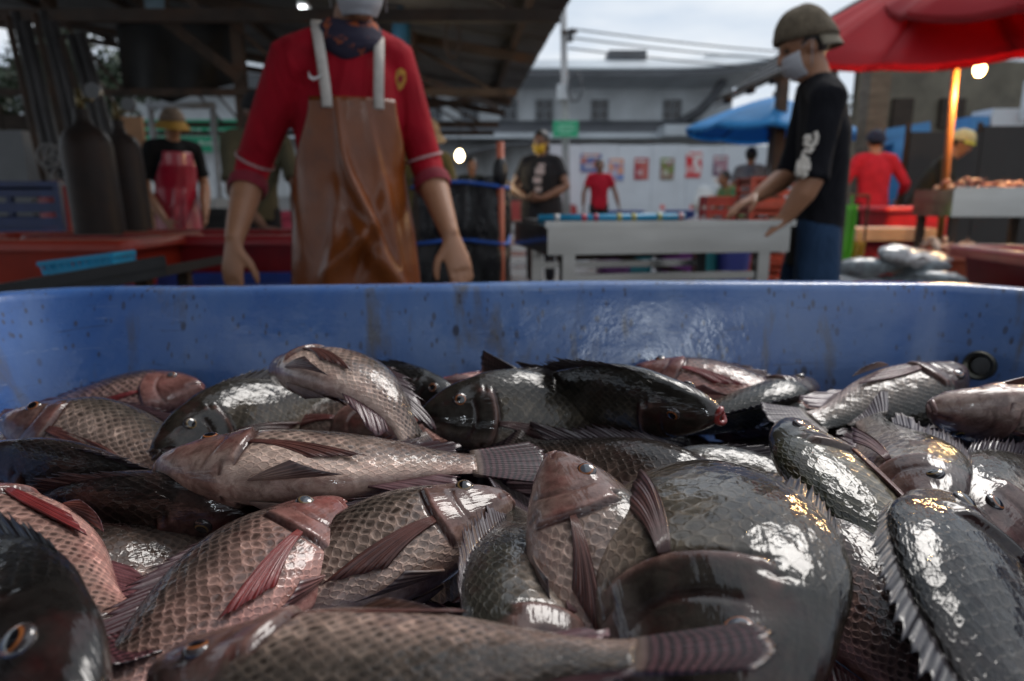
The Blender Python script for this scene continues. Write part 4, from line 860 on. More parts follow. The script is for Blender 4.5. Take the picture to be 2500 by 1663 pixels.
def bulb(p, r, label, power, col, parent_z, shade=False):
    p = np.array(p); og = tuple(p)
    b = thing('light_bulb', label, 'light bulb', og, 'bare bulbs lighting the stalls')
    t = NT('bulb_glow'); t.set(Base_Color=(*col,), Emission_Color=(*col, 1), Emission_Strength=14.0)
    MB().lathe([(.0005, -r*1.25), (r*.45, -r*1.17), (r*.82, -r*.75), (r, -r*.1), (r*.85, r*.55), (r*.5, r*1.1), (r*.42, r*1.3)], p, 20).build('glass', t.m, b, og, smooth=True)
    MB().lathe([(r*.45, r*1.3), (r*.5, r*1.35), (r*.5, r*2.2), (r*.2, r*2.5), (.0005, r*2.5)], p, 16).build('socket', mat('bulb_socket', (.04, .04, .04), .5), b, og)
    MB().tube([p+[0, 0, r*2.4], p+[.02, 0, (parent_z-p[2])*.5+r], (p[0], p[1], parent_z)], .004, 6).build('cord', mat('cord_black', (.01, .01, .01), .6), b, og)
    ld = bpy.data.lights.new('bulb_light', 'POINT'); ld.energy = power; ld.color = col; ld.shadow_soft_size = r*1.3
    lo = bpy.data.objects.new('bulb_light', ld); link(lo, b); lo.location = (0, 0, -r*1.9)
WARM = (1.0, .62, .26)
bulb(at(2392, 168, 4.75), .037, 'warm glowing bulb hanging under the red umbrella', 42, WARM, 2.1)
bulb(at(1122, 380, 7.5), .045, 'glowing bulb hanging in front of the grey warehouse', 18, (1.0, .80, .50), ZR(xat(1122, 7.5), 7.5)-.1)
bulb((xat(2620, 4.4), 4.4, 1.93), .045, 'warm glowing bulb hanging under the higher red umbrella', 45, WARM, 2.3)
bulb((.80, -2.85, 1.92), .05, 'white bulb hanging from the canopy over the lane before the tub', 16, (.86, .94, 1.0), 2.48)
def tube_lamp():
    a, b = at(736, 20, 5.6), at(764, 55, 6.9); og = tuple((a+b)/2); t = thing('tube_lamp', 'fluorescent tube lamp under the metal roof behind the vendor', 'lamp', og)
    m = NT('tube_glow'); m.set(Base_Color=(1, 1, 1), Emission_Color=(.92, .97, 1.0, 1), Emission_Strength=9.0)
    MB().tube([a, b], .016, 10).build('tube', m.m, t, og, smooth=True); MB().bar(a+[0, 0, .045], b+[0, 0, .045], .06, .04).build('fitting', mat('lamp_fitting', (.6, .6, .6), .5), t, og)
    for q in (.1, .9):
        p = a+(b-a)*q; MB().tube([p+[0, 0, .06], (p[0], p[1], ZR(p[0], p[1])-.03)], .004, 5).build('hanger', M_RUST, t, og)
    ld = bpy.data.lights.new('tube_light', 'POINT'); ld.energy = 14; ld.color = (.92, .97, 1); ld.shadow_soft_size = .12
    lo = bpy.data.objects.new('tube_light', ld); link(lo, t); lo.location = (0, 0, -.12)
tube_lamp()
# ------------------------------------------------------------------ people
def skin_mat(name, col):
    if name in MATS: return MATS[name]
    t = NT(name); co = t.coord('Object'); n = t.noise(co, 14, 5, .6)
    t.set(Base_Color=t.ramp(n, (.3, tuple(c*.82 for c in col)), (.7, col)), Roughness=.48); t.p.inputs['Subsurface Weight'].default_value = .08
    t.p.inputs['Subsurface Radius'].default_value = (.02, .008, .004)
    t.l(t.bump(t.noise(co, 180, 3), .15, .002), t.p.inputs['Normal']); MATS[name] = t.m; return t.m
def cloth_mat(name, col, rough=.85, fold=.5, fscale=9.0, coat=0.0, stretch=(1, 1, .45)):
    if name in MATS: return MATS[name]
    t = NT(name); co = t.coord('Object'); f = t.noise(t.mapping(co, stretch), fscale, 4, .5, 1.2); w = t.noise(co, 320, 2)
    t.set(Base_Color=t.ramp(t.noise(co, 11, 4), (.3, tuple(c*.8 for c in col)), (.7, tuple(min(1, c*1.1) for c in col))), Roughness=rough, Coat_Weight=coat, Coat_Roughness=.2, Specular_IOR_Level=.2)
    h = t.math('ADD', t.math('MULTIPLY', f, 1.0), t.math('MULTIPLY', w, .03)); t.l(t.bump(h, fold, .05), t.p.inputs['Normal']); MATS[name] = t.m; return t.m
SKIN = {'a': skin_mat('skin_tan', (.40, .19, .105)), 'b': skin_mat('skin_brown', (.22, .11, .07)), 'c': skin_mat('skin_light', (.44, .26, .17))}
M_HAIR = mat('black_hair', (.012, .010, .009), .45, .4, 60, bump=.5, stretch=(1, 1, .2))
def remesh(o, vox, smooth=6):
    m = o.modifiers.new('r', 'REMESH'); m.mode = 'VOXEL'; m.voxel_size = vox; m.use_smooth_shade = True
    s = o.modifiers.new('s', 'SMOOTH'); s.iterations = smooth; s.factor = .5; BAKE.append(o); return o
V3 = lambda *a: np.array(a, float)
def hand(mb, w, d, n, H, side, curl=.5):
    """palm, four fingers and a thumb; d points to the fingertips, n out of the palm, side +1/-1 the thumb's side"""
    d = nrm(d); n = nrm(n-(n@d)*d); s = np.cross(d, n)*side; u = H/1.7*1.08
    mb.tube([w-d*.02*u, w+d*.03*u, w+d*.07*u, w+d*.092*u], np.array([[.026, .019], [.034, .017], [.040, .0155], [.036, .013]])*u, 12, up=n)
    for k, (off, ln) in enumerate(((.030, .072), (.010, .082), (-.010, .076), (-.029, .060))):
        p = w+d*(.082-.006*abs(k-1))*u+s*off*u; pts = [p-d*.02*u, p]; a = curl*.35
        for q, seg in enumerate((.45, .32, .26)):
            dd = d*math.cos(a)+n*math.sin(a); pts.append(pts[-1]+dd*ln*seg*u); a += curl*(.55+.1*q)
        mb.tube(pts, np.array([.0095, .0095, .009, .0082, .0062])*u, 8)
    p = w+d*.022*u+s*.026*u; t1 = nrm(d*.62+s*.62+n*.25); p1 = p+t1*.042*u; t2 = nrm(d*.85+s*.25+n*.35); p2 = p1+t2*.034*u; p3 = p2+nrm(d*.9+n*.4)*.024*u
    mb.tube([p-t1*.02*u, p, p1, p2, p3], np.array([.013, .0135, .0115, .0105, .0075])*u, 8)
def person(label, J, H, skin, top, bottom, vox=.012, cloth_vox=None, sleeve=1.0, group=None, hair='short', mask=None, cap=None, girth=1.0, fwd=(0, -1, 0), look=None, curl=.55, extras=None, female=False, palms=None, thumbs=None, shirt_len=.0):
    """J: world positions of the joints. sleeve = share of the arm that is covered (0..1)."""
    u = H/1.7; fwd = nrm(fwd); look = nrm(fwd if look is None else look); og = tuple(V3((J['ankle_l'][0]+J['ankle_r'][0])/2, (J['ankle_l'][1]+J['ankle_r'][1])/2, 0))
    p = thing('person', label, 'person', og, group); cloth_vox = cloth_vox or vox
    hd = V3(*J['head']); nk = V3(*J['neck']); ch = V3(*J['chest']); wa = V3(*J['waist']); hp = V3(*J['hip']); sl, sr = V3(*J['sh_l']), V3(*J['sh_r'])
    xax = nrm(sl-sr); 
    b = MB(); g = girth
    b.tube([hp-[0, 0, .08*u], hp, wa, ch, (ch+nk)/2, nk], np.array([[.13, .105], [.155*g, .115*g], [.135*g, .10*g], [.160*g, .112*g], [.15*g, .095*g], [.06, .06]])*u, 18, up=-fwd)
    lz = nrm(np.cross(np.cross(look, (0, 0, 1)), look)); lx = np.cross(look, lz)
    R = np.stack([lx, look, lz], 1)
    b.tube([nk-[0, 0, .04*u], nk*.5+hd*.5-lz*.02*u, hd-lz*.05*u], np.array([[.062, .062], [.056, .058], [.055, .06]])*u, 14)
    b.ball(hd+lz*.022*u-look*.012*u, V3(.076, .094, .098)*u, 20, 14, R)                 # skull
    b.ball(hd-lz*.045*u+look*.018*u, V3(.058, .070, .072)*u, 18, 12, R)                 # jaw
    b.ball(hd-lz*.102*u+look*.060*u, V3(.022, .018, .018)*u, 10, 8, R)                  # chin
    b.tube([hd+lz*.022*u+look*.080*u, hd-lz*.008*u+look*.098*u, hd-lz*.028*u+look*.104*u, hd-lz*.036*u+look*.085*u], np.array([.009, .011, .015, .012])*u, 8)  # nose
    for s in (-1, 1):
        b.ball(hd+lx*s*.076*u-lz*.010*u-look*.008*u, V3(.010, .020, .032)*u, 10, 8, R)       # ear
        b.ball(hd+lx*s*.032*u+lz*.030*u+look*.074*u, V3(.022, .012, .010)*u, 8, 6, R)        # brow
        b.ball(hd+lx*s*.035*u-lz*.030*u+look*.062*u, V3(.022, .020, .018)*u, 8, 6, R)        # cheek
    b.tube([hd-lz*.062*u+look*.078*u-lx*.022*u, hd-lz*.062*u+look*.088*u, hd-lz*.062*u+look*.078*u+lx*.022*u], np.array([.005, .009, .005])*u, 8)
    for k, sg in (('l', 1), ('r', -1)):
        S, E, W = V3(*J['sh_'+k]), V3(*J['el_'+k]), V3(*J['wr_'+k])
        b.tube([S, S*.5+E*.5, E, E*.7+W*.3, W*.8+E*.2, W+(W-E)*.02], np.array([.054, .048, .044, .049, .035, .028])*u*(1 if not female else 1.05), 12)
        d = nrm(W-E); hn = V3(*palms[k]) if palms and k in palms else -sg*xax*.8+(-fwd)*.3*0-np.array([0, 0, 0.0])
        hdv = V3(*J['hand_'+k])-W if 'hand_'+k in J else d
        th = V3(*thumbs[k]) if thumbs and k in thumbs else fwd
        nn = hn-(hn@nrm(hdv))*nrm(hdv); hand(b, W+nrm(hdv)*.012*u, hdv, hn, H, 1 if np.cross(nrm(hdv), nn)@th > 0 else -1, curl)
        Hh, K, A_ = hp+xax*sg*.085*u, V3(*J['knee_'+k]), V3(*J['ankle_'+k])
        b.tube([Hh, Hh*.5+K*.5, K, K*.7+A_*.3, A_], np.array([.085*g, .072, .052, .050, .036])*u, 12)
        ft = fwd-np.array([0, 0, fwd[2]]); b.tube([A_+[0, 0, -.02*u]-ft*.05*u, A_+[0, 0, -.04*u]+ft*.06*u, A_+[0, 0, -.052*u]+ft*.17*u], np.array([[.034, .036], [.042, .032], [.036, .02]])*u, 10, up=(0, 0, 1))
    body = b.build('body', skin, p, og); remesh(body, vox, 4)
    # eyes
    for s in (-1, 1):
        MB().ball(hd+lx*s*.033*u+lz*.006*u+look*.075*u, V3(.012, .010, .007)*u, 10, 8, R).build('eye', mat('eye_dark', (.02, .015, .012), .2), p, og, smooth=True)
    # shirt
    c = MB(); lo_ = hp-[0, 0, (.09+shirt_len)*u]; e = .017
    c.tube([lo_, hp, wa, ch, (ch+nk)/2+[0, 0, .0], nk-[0, 0, .015*u], nk+[0, 0, .012*u]], (np.array([[.168*g, .130*g], [.168*g, .128*g], [.152*g, .117*g], [.172*g, .122*g], [.158*g, .102*g], [.078, .075], [.070, .068]])+.004)*u, 22, up=-fwd)
    for k, sg in (('l', 1), ('r', -1)):
        S, E, W = V3(*J['sh_'+k]), V3(*J['el_'+k]), V3(*J['wr_'+k]); tot = sleeve*2
        c.tube([nk-[0, 0, .03*u], nk*.5+S*.5+[0, 0, -.002*u], S], np.array([.062, .066, .070])*u, 14)
        path = [S-xax*sg*.05*u+[0, 0, .004*u], S]; rad = [.070, .072]
        up_q = min(1, tot)
        for q in np.linspace(.25, 1, 4): path.append(S+(E-S)*q*up_q); rad.append(.068-.014*q*up_q)
        if tot > 1:
            for q in (.35, .7, 1): path.append(E+(W-E)*q*(tot-1)); rad.append(.054-.010*q)
        else: rad[-1] += .012
        c.tube(path, (np.array(rad))*u, 14)
    sh = c.build('shirt', top, p, og); remesh(sh, cloth_vox, 5)
    # trousers
    c = MB()
    for k, sg in (('l', 1), ('r', -1)):
        Hh, K, A_ = hp+xax*sg*.080*u, V3(*J['knee_'+k]), V3(*J['ankle_'+k])
        c.tube([hp+xax*sg*.03*u+[0, 0, .05*u], Hh-[0, 0, .05*u], Hh*.5+K*.5, K, A_+[0, 0, .03*u]], np.array([.12*g, .108*g, .090, .070, .058])*u, 14)
    pn = c.build('trousers', bottom, p, og); remesh(pn, max(cloth_vox, .012), 4)
    # hair
    if hair:
        hb = MB(); hb.ball(hd+lz*.034*u-look*.024*u, V3(.086, .096, .098)*u, 20, 14, R)
        if hair == 'tail': hb.ball(hd-look*.10*u-lz*.01*u, V3(.045, .045, .05)*u, 12, 8, R); hb.tube([hd-look*.11*u, hd-look*.15*u-lz*.07*u, hd-look*.13*u-lz*.17*u], np.array([.03, .035, .012])*u, 10)
        if cap is None or hair == 'tail': remesh(hb.build('hair', M_HAIR, p, og), .011, 3)
        else: hb2 = MB(); hb2.ball(hd+lz*.012*u-look*.026*u, V3(.084, .088, .074)*u, 20, 12, R); hb2.build('hair', M_HAIR, p, og, smooth=True)
    if mask is not None:
        P = np.array([[hd-lz*(.020+.078*b_)*u + lx*math.sin(a)*(.076-.020*b_*b_)*u + look*(math.cos(a)*(.070+.016*math.sin(math.pi*min(1, b_*.85+.15))**.8+.002*math.sin(b_*18))+.017-.016*max(0, b_-.6))*u for a in np.linspace(-1.22, 1.22, 17)] for b_ in np.linspace(-.10, 1.12, 12)])
        mk = MB().slab(P, look*.004*u).build('mask', mask, p, og, smooth=True)
        for s in (-1, 1):
            MB().tube([hd+lx*s*.079*u+look*.035*u-lz*.005*u, hd+lx*s*.086*u-look*.012*u+lz*.012*u, hd+lx*s*.079*u+look*.02*u-lz*.085*u], .002*u, 5).build('ear_loop', mask, mk, og, smooth=True)
    if cap: cap(p, hd, lx, look, lz, u, R, og)
    if extras: extras(p, og)
    return p
def joints(x, y, H, face=0.0, lean=0.0, arms=None, side=0.0):
    """a standing figure: face = turn from looking at the camera (radians, + to image right); arms = local elbow and wrist offsets"""
    u = H/1.7; c, s = math.cos(face), math.sin(face)
    def W(px, py, pz):      # local: x to image right when facing the camera, y towards the front, z up
        return np.array([x+u*(px*c+py*s), y+u*(px*s-py*c), u*pz])
    f = lambda z: lean*max(0, z-.9)
    J = dict(head=W(side*.1, f(1.6)+.02, 1.585-.3*lean*lean), neck=W(side*.06, f(1.44), 1.435-.25*lean*lean), chest=W(side*.04, f(1.25), 1.24-.15*lean*lean), waist=W(0, f(1.05), 1.06), hip=W(0, 0, .91),
             sh_l=W(.175, f(1.39), 1.385-.2*lean*lean), sh_r=W(-.175, f(1.39), 1.385-.2*lean*lean), knee_l=W(.10, .02, .49), knee_r=W(-.10, .02, .49), ankle_l=W(.11, 0, .075), ankle_r=W(-.11, 0, .075))
    a = dict(el_l=(.25, -.03, 1.10), wr_l=(.25, .06, .86), el_r=(-.25, -.03, 1.10), wr_r=(-.25, .06, .86)); a.update(arms or {})
    for k, v in a.items(): J[k] = W(*v)
    fwd = np.array([s, -c, 0]); return J, fwd
def cap_soft(matr, brim=None, back=False, tall=1.0):
    def f(p, hd, lx, look, lz, u, R, og):
        P = []
        for q in np.linspace(0, 1, 10):
            a = q*math.pi*.5; rr = math.cos(a)**.75; P.append([hd+lz*(.016+.030*math.sin(b)*(1-q)+.105*tall*math.sin(a)+.004*math.sin(b*3+q*4)*q)*u-look*(.016+.10*q*q*(tall-1))*u+(lx*math.cos(b)*.092+look*math.sin(b)*.108)*u*rr*(1+.012*math.sin(b*15)*(tall > 1.1)+.03*(tall > 1.1)*math.sin(b*2+q*3))*(1.03 if q < .12 else 1) for b in np.linspace(0, 2*math.pi, 28, endpoint=False)])
        c = MB().grid(np.array(P)[:, ::-1], True).build('cap', matr, p, og, smooth=True)
        m = c.modifiers.new('t', 'SOLIDIFY'); m.thickness = .006*u; BAKE.append(c)
        if brim is not None:
            P = []
            for q in np.linspace(0, 1, 5):
                rr = 1+brim[1]*q; P.append([hd+lz*(.020+.028*math.sin(b)-brim[2]*q)*u-look*.014*u+(lx*math.cos(b)*.096+look*math.sin(b)*.113)*u*rr for b in (np.linspace(0, 2*math.pi, 33) if brim[3] is None else np.linspace(brim[3][0], brim[3][1], 15))])
            MB().slab(np.array(P), lz*.005*u).build('brim', brim[0], c, og, smooth=True)
    return f
def apron(p, og, J, fwd, H, matr, top_z, bot_z, half=1.25, off=.02, folds=(), wid=1.0, strap=None, flare=.03, shift=0.0):
    """a sheet that wraps the front of the figure, with folds pushed into it"""
    u = H/1.7; fwd = nrm(fwd); x_ = np.cross((0, 0, 1.0), fwd); hp, wa, ch = V3(*J['hip']), V3(*J['waist']), V3(*J['chest']); n, m = 64, 56; P = np.zeros((n, m, 3)); D = np.zeros((n, m, 3))
    for i, z in enumerate(np.linspace(top_z, bot_z, n)):
        q = (top_z-z)/(top_z-bot_z)
        if z > wa[2]: k = min(1, (z-wa[2])/(ch[2]-wa[2])); c = wa+(ch-wa)*k; rx, ry = .152+.024*k, .122+.006*k
        elif z > hp[2]: k = (z-hp[2])/(wa[2]-hp[2]); c = hp+(wa-hp)*k; rx, ry = .170-.018*k, .136-.014*k
        else: k = (hp[2]-z); c = hp.copy(); rx, ry = .170+flare*k*2, .136+flare*k*1.2
        hw = half*(.58+.42*sstep(0, .32, q)) if wid else half
        for j, s in enumerate(np.linspace(-1, 1, m)):
            a = s*hw+shift; dirv = fwd*math.cos(a)+x_*math.sin(a)
            r = 1/math.sqrt((math.sin(a)/rx)**2+(math.cos(a)/ry)**2); f = sum(h*math.exp(-(((s-s0)*ca+(q-q0)*sa)/w1)**2-((-(s-s0)*sa+(q-q0)*ca)/w2)**2) for s0, q0, ca, sa, w1, w2, h in folds)
            ripple = .004*math.sin(s*6+q*5)*q
            P[i, j] = (c[0], c[1], z)+dirv*(r*u+off+f+ripple); D[i, j] = dirv*.004
    MB().slab(P, D).build('apron', matr, p, og, smooth=True); return P
# ------------------------------------------------------------------ the vendor in the red jersey and leather apron
M_MASKW = mat('white_mask', (.46, .46, .49), .7, .08, 20); M_MASKY = mat('yellow_mask', (.62, .40, .03), .7, .1, 20)
def leather():
    t = NT('brown_leather'); co = t.coord('Object')
    c = t.ramp(t.noise(co, 6, 5, .6), (.3, (.15, .036, .007)), (.7, (.21, .055, .010)))
    c = t.mix(t.ramp(t.noise(co, 17, 6, .7), (.55, 0.0), (.75, .5)), c, (.05, .02, .01))
    t.set(Base_Color=c, Roughness=t.ramp(t.noise(co, 9, 4), (.3, .26), (.7, .42)), Coat_Weight=.18, Coat_Roughness=.17, Specular_IOR_Level=.35)
    t.l(t.bump(t.math('ADD', t.noise(t.mapping(co, (1, 1, .6)), 12, 4, .5, 1.0), t.math('MULTIPLY', t.noise(co, 220, 3), .04)), .16, .03), t.p.inputs['Normal']); return t.m
def vendor():
    d = 2.12; J = dict(head=at(872, -50, d-.02), neck=at(852, 86, d+.02), chest=at(848, 270, d+.03), waist=at(852, 425, d+.02), hip=at(862, 560, d+.02),
        sh_r=at(710, 150, d-.04), sh_l=at(964, 152, d+.09), el_r=at(618, 405, d+.02), wr_r=at(572, 585, d-.14), hand_r=at(566, 690, d-.15),
        el_l=at(1040, 400, d+.10), wr_l=at(1100, 575, d-.06), hand_l=at(1122, 650, d-.09))
    hx, hy = J['hip'][0], J['hip'][1]
    for k, s in (('l', 1), ('r', -1)): J['knee_'+k] = (hx+s*.12, hy-.02, .46); J['ankle_'+k] = (hx+s*.13, hy+.02, .075)
    fwd = nrm((.22, -.97, 0)); M_RED = cloth_mat('red_jersey', (.34, .005, .016), .8, .6, 8.0)
    def extra(p, og):
        fs = ((.05, .36, -.60, .80, .045, .36, .055), (-.10, .50, .28, .96, .045, .34, .045), (.28, .60, -.45, .89, .05, .36, .050), (-.35, .55, .9, .43, .08, .3, .018), (.45, .5, .95, -.3, .08, .4, .016), (0.05, .52, .62, .78, .05, .3, -.022), (-.1, .72, .3, .95, .04, .25, -.02), (.05, .86, .95, .3, .05, .25, .026), (.3, .9, .95, -.2, .05, .2, .022))
        P = apron(p, og, J, fwd, 1.66, leather(), 1.205, .38, 1.42, .018, fs, flare=.05, shift=.12)
        ms = mat('white_strap', (.55, .50, .45), .8, .15, 30)
        x_ = np.cross((0, 0, 1.0), fwd); nk = V3(*J['neck'])
        for c0, px, pyt, dd in ((P[0, 11], 772, 66, d-.02), (P[0, 44], 925, 100, d+.02)):
            tp = at(px, pyt, dd); mid = (c0+tp)/2+fwd*.045+[0, 0, .02]; pts = [c0+fwd*.006-[0, 0, .03], c0+fwd*.010, mid, tp+fwd*.03, tp-fwd*.05+[0, 0, .035], tp-fwd*.13+(nk-tp)*.3]
            pts = np.array(pts); q = np.linspace(0, 5, 26); C = np.stack([np.interp(q, range(6), pts[:, k]) for k in range(3)], 1)
            for _ in range(3): C[1:-1] = (C[:-2]+2*C[1:-1]+C[2:])/4
            G = np.stack([C-x_*.0145, C, C+x_*.0145], 1); MB().slab(G, fwd*.004).build('strap', ms, p, og, smooth=True)
        # neck scarf, rolled and slack
        t = NT('scarf_print'); co = t.coord('Object'); t.set(Base_Color=t.mix(t.ramp(t.noise(co, 26, 3, .5), (.56, 0.0), (.62, .9)), (.022, .018, .04), (.42, .09, .02)), Roughness=.85)
        t.l(t.bump(t.noise(t.mapping(co, (1, 1, 3)), 16, 4), .6, .02), t.p.inputs['Normal'])
        S = []; sx = nrm((.97, .22, 0)); sf = fwd
        for i, (rr, dz) in enumerate(((.068, .050), (.080, .047), (.094, .032), (.099, .010), (.095, -.014), (.080, -.024))):
            S.append([nk+[0, 0, -.020]+sx*math.cos(a)*rr+sf*(math.sin(a)*rr*1.02+.008)+np.array([0, 0, dz-.022*max(0, math.sin(a))**2*(i/3)+.006*math.sin(3*a+i)]) for a in np.linspace(0, 2*math.pi, 30, endpoint=False)])
        MB().grid(np.array(S)[:, ::-1], True).build('neck_scarf', t.m, p, og, smooth=True)
        # chest marks: white tick on one side, gold crest on the other, lying on the jersey
        def chest_pt(px, py): return at(px, py, d-.152)
        tick = [(752, 172), (758, 184), (766, 189), (776, 186), (790, 178), (776, 192), (764, 196), (754, 190)]
        wm = mat('white_print', (.70, .68, .68), .7)
        MB().poly([chest_pt(a, b) for a, b in tick], fwd*-.006).build('chest_tick', wm, p, og)
        cr = [(972, 172), (984, 166), (994, 174), (996, 196), (988, 214), (978, 222), (972, 206), (969, 188)]
        gm = mat('gold_print', (.52, .24, .03), .6, .35, 60); co_ = MB().poly([at(a-4, b, d-.09) for a, b in cr], fwd*-.006).build('crest', gm, p, og)
        MB().poly([at(a-4, b, d-.094) for a, b in ((976, 186), (988, 184), (986, 200), (978, 202))], fwd*-.003).build('crest_field', mat('crest_red', (.30, .01, .02), .7), co_, og)
        # turned cuffs and pale sleeve stripe
        cm = mat('cuff_dark', (.20, .012, .025), .85, .2, 30); wm2 = mat('sleeve_stripe', (.42, .26, .26), .8)
        for k in 'lr':
            S_, E, W = V3(*J['sh_'+k]), V3(*J['el_'+k]), V3(*J['wr_'+k]); a = E+(W-E)*.22; bb = E+(W-E)*.36
            MB().tube([a, (a+bb)/2, bb], [.056, .058, .053], 18, caps=False).build('cuff', cm, p, og, smooth=True)
            a = S_+(E-S_)*.93; b2 = S_+(E-S_)*.955; MB().tube([a, b2], [.0605, .0605], 18, caps=False).build('sleeve_stripe', wm2, p, og, smooth=True)
    person('vendor in red jersey and brown leather apron with white straps', J, 1.66, SKIN['a'], M_RED, cloth_mat('dark_trousers', (.02, .02, .025)), .0065, .008, sleeve=.68, hair='short', mask=M_MASKW, fwd=fwd, look=(.30, -.95, -.05), curl=.45, girth=.95, extras=extra,
           palms=dict(r=(.45, .9, .1), l=(-.45, .9, .1)), thumbs=dict(r=(1, -.2, 0), l=(-1, -.2, 0)))
vendor()

def boy():
    d = 2.62; J = dict(head=at(1962, 114, d), neck=at(2000, 196, d), chest=at(2012, 320, d), waist=at(2008, 440, d), hip=at(1992, 560, d), sh_l=at(2022, 240, d-.17), sh_r=at(1985, 224, d+.15),
        el_l=at(1982, 440, d-.20), wr_l=at(1915, 535, d-.16), hand_l=at(1872, 560, d-.15), el_r=at(1930, 425, d+.14), wr_r=at(1848, 480, d+.04), hand_r=at(1795, 508, d))
    hx, hy = J['hip'][0], J['hip'][1]
    J.update(knee_l=(hx-.03, hy-.12, .46), knee_r=(hx-.02, hy+.11, .46), ankle_l=(hx+.02, hy-.13, .075), ankle_r=(hx+.02, hy+.12, .075)); fwd = nrm((-.97, .2, 0))
    t = NT('knit_cap'); co = t.coord('Object'); kn = t.noise(t.mapping(co, (1, 1, .25)), 130, 2); t.set(Base_Color=t.ramp(t.noise(co, 40, 3), (.3, (.085, .064, .042)), (.7, (.15, .115, .075))), Roughness=.95); t.l(t.bump(kn, .9, .01), t.p.inputs['Normal'])
    bm = mat('cap_brim', (.20, .17, .125), .9, .2, 30)
    def extra(p, og):
        # pale script running down the near sleeve, lying on the cloth
        wm = mat('sleeve_print', (.55, .50, .44), .8); dd = d-.275
        strokes = [[(1990, 322), (1994, 334), (1990, 350), (1980, 358), (1968, 354), (1964, 346)], [(1972, 332), (1966, 338), (1970, 346), (1977, 342), (1975, 334), (1972, 332)], [(1984, 360), (1976, 372), (1968, 368), (1960, 376)],
                   [(1962, 378), (1958, 390), (1968, 392), (1972, 384)], [(1946, 396), (1958, 398), (1968, 396), (1976, 402)], [(1950, 398), (1948, 412), (1944, 428)], [(1962, 400), (1960, 416), (1958, 430)], [(1944, 430), (1954, 424), (1960, 432), (1970, 422)], [(1974, 402), (1972, 414), (1966, 418)]]
        for st in strokes:
            P = np.array([at(a, b, dd) for a, b in st]); MB().tube(P, np.array([[.0085, .004]]*len(P)), 6, up=(0, 1, 0)).build('sleeve_print', wm, p, og, smooth=True)
    person('boy in black long shirt, brown cap and white mask leaning on the steel table', J, 1.55, SKIN['a'], cloth_mat('black_shirt', (.007, .007, .010), .9, .6, 7.0), cloth_mat('blue_jeans', (.020, .045, .095), .9, .5, 9.0), .008, .010, sleeve=.50, hair='short', mask=M_MASKW, fwd=fwd,
           look=(-.91, .10, -.38), curl=.4, extras=extra, cap=cap_soft(t.m, (bm, .10, .045, (math.pi*1.05, math.pi*1.95)), tall=1.2), palms=dict(r=(-.2, -.3, -1), l=(-.6, .2, -.6)), thumbs=dict(r=(-.3, -1, .2), l=(-.5, .8, 0)), shirt_len=.06, girth=.80)
boy()

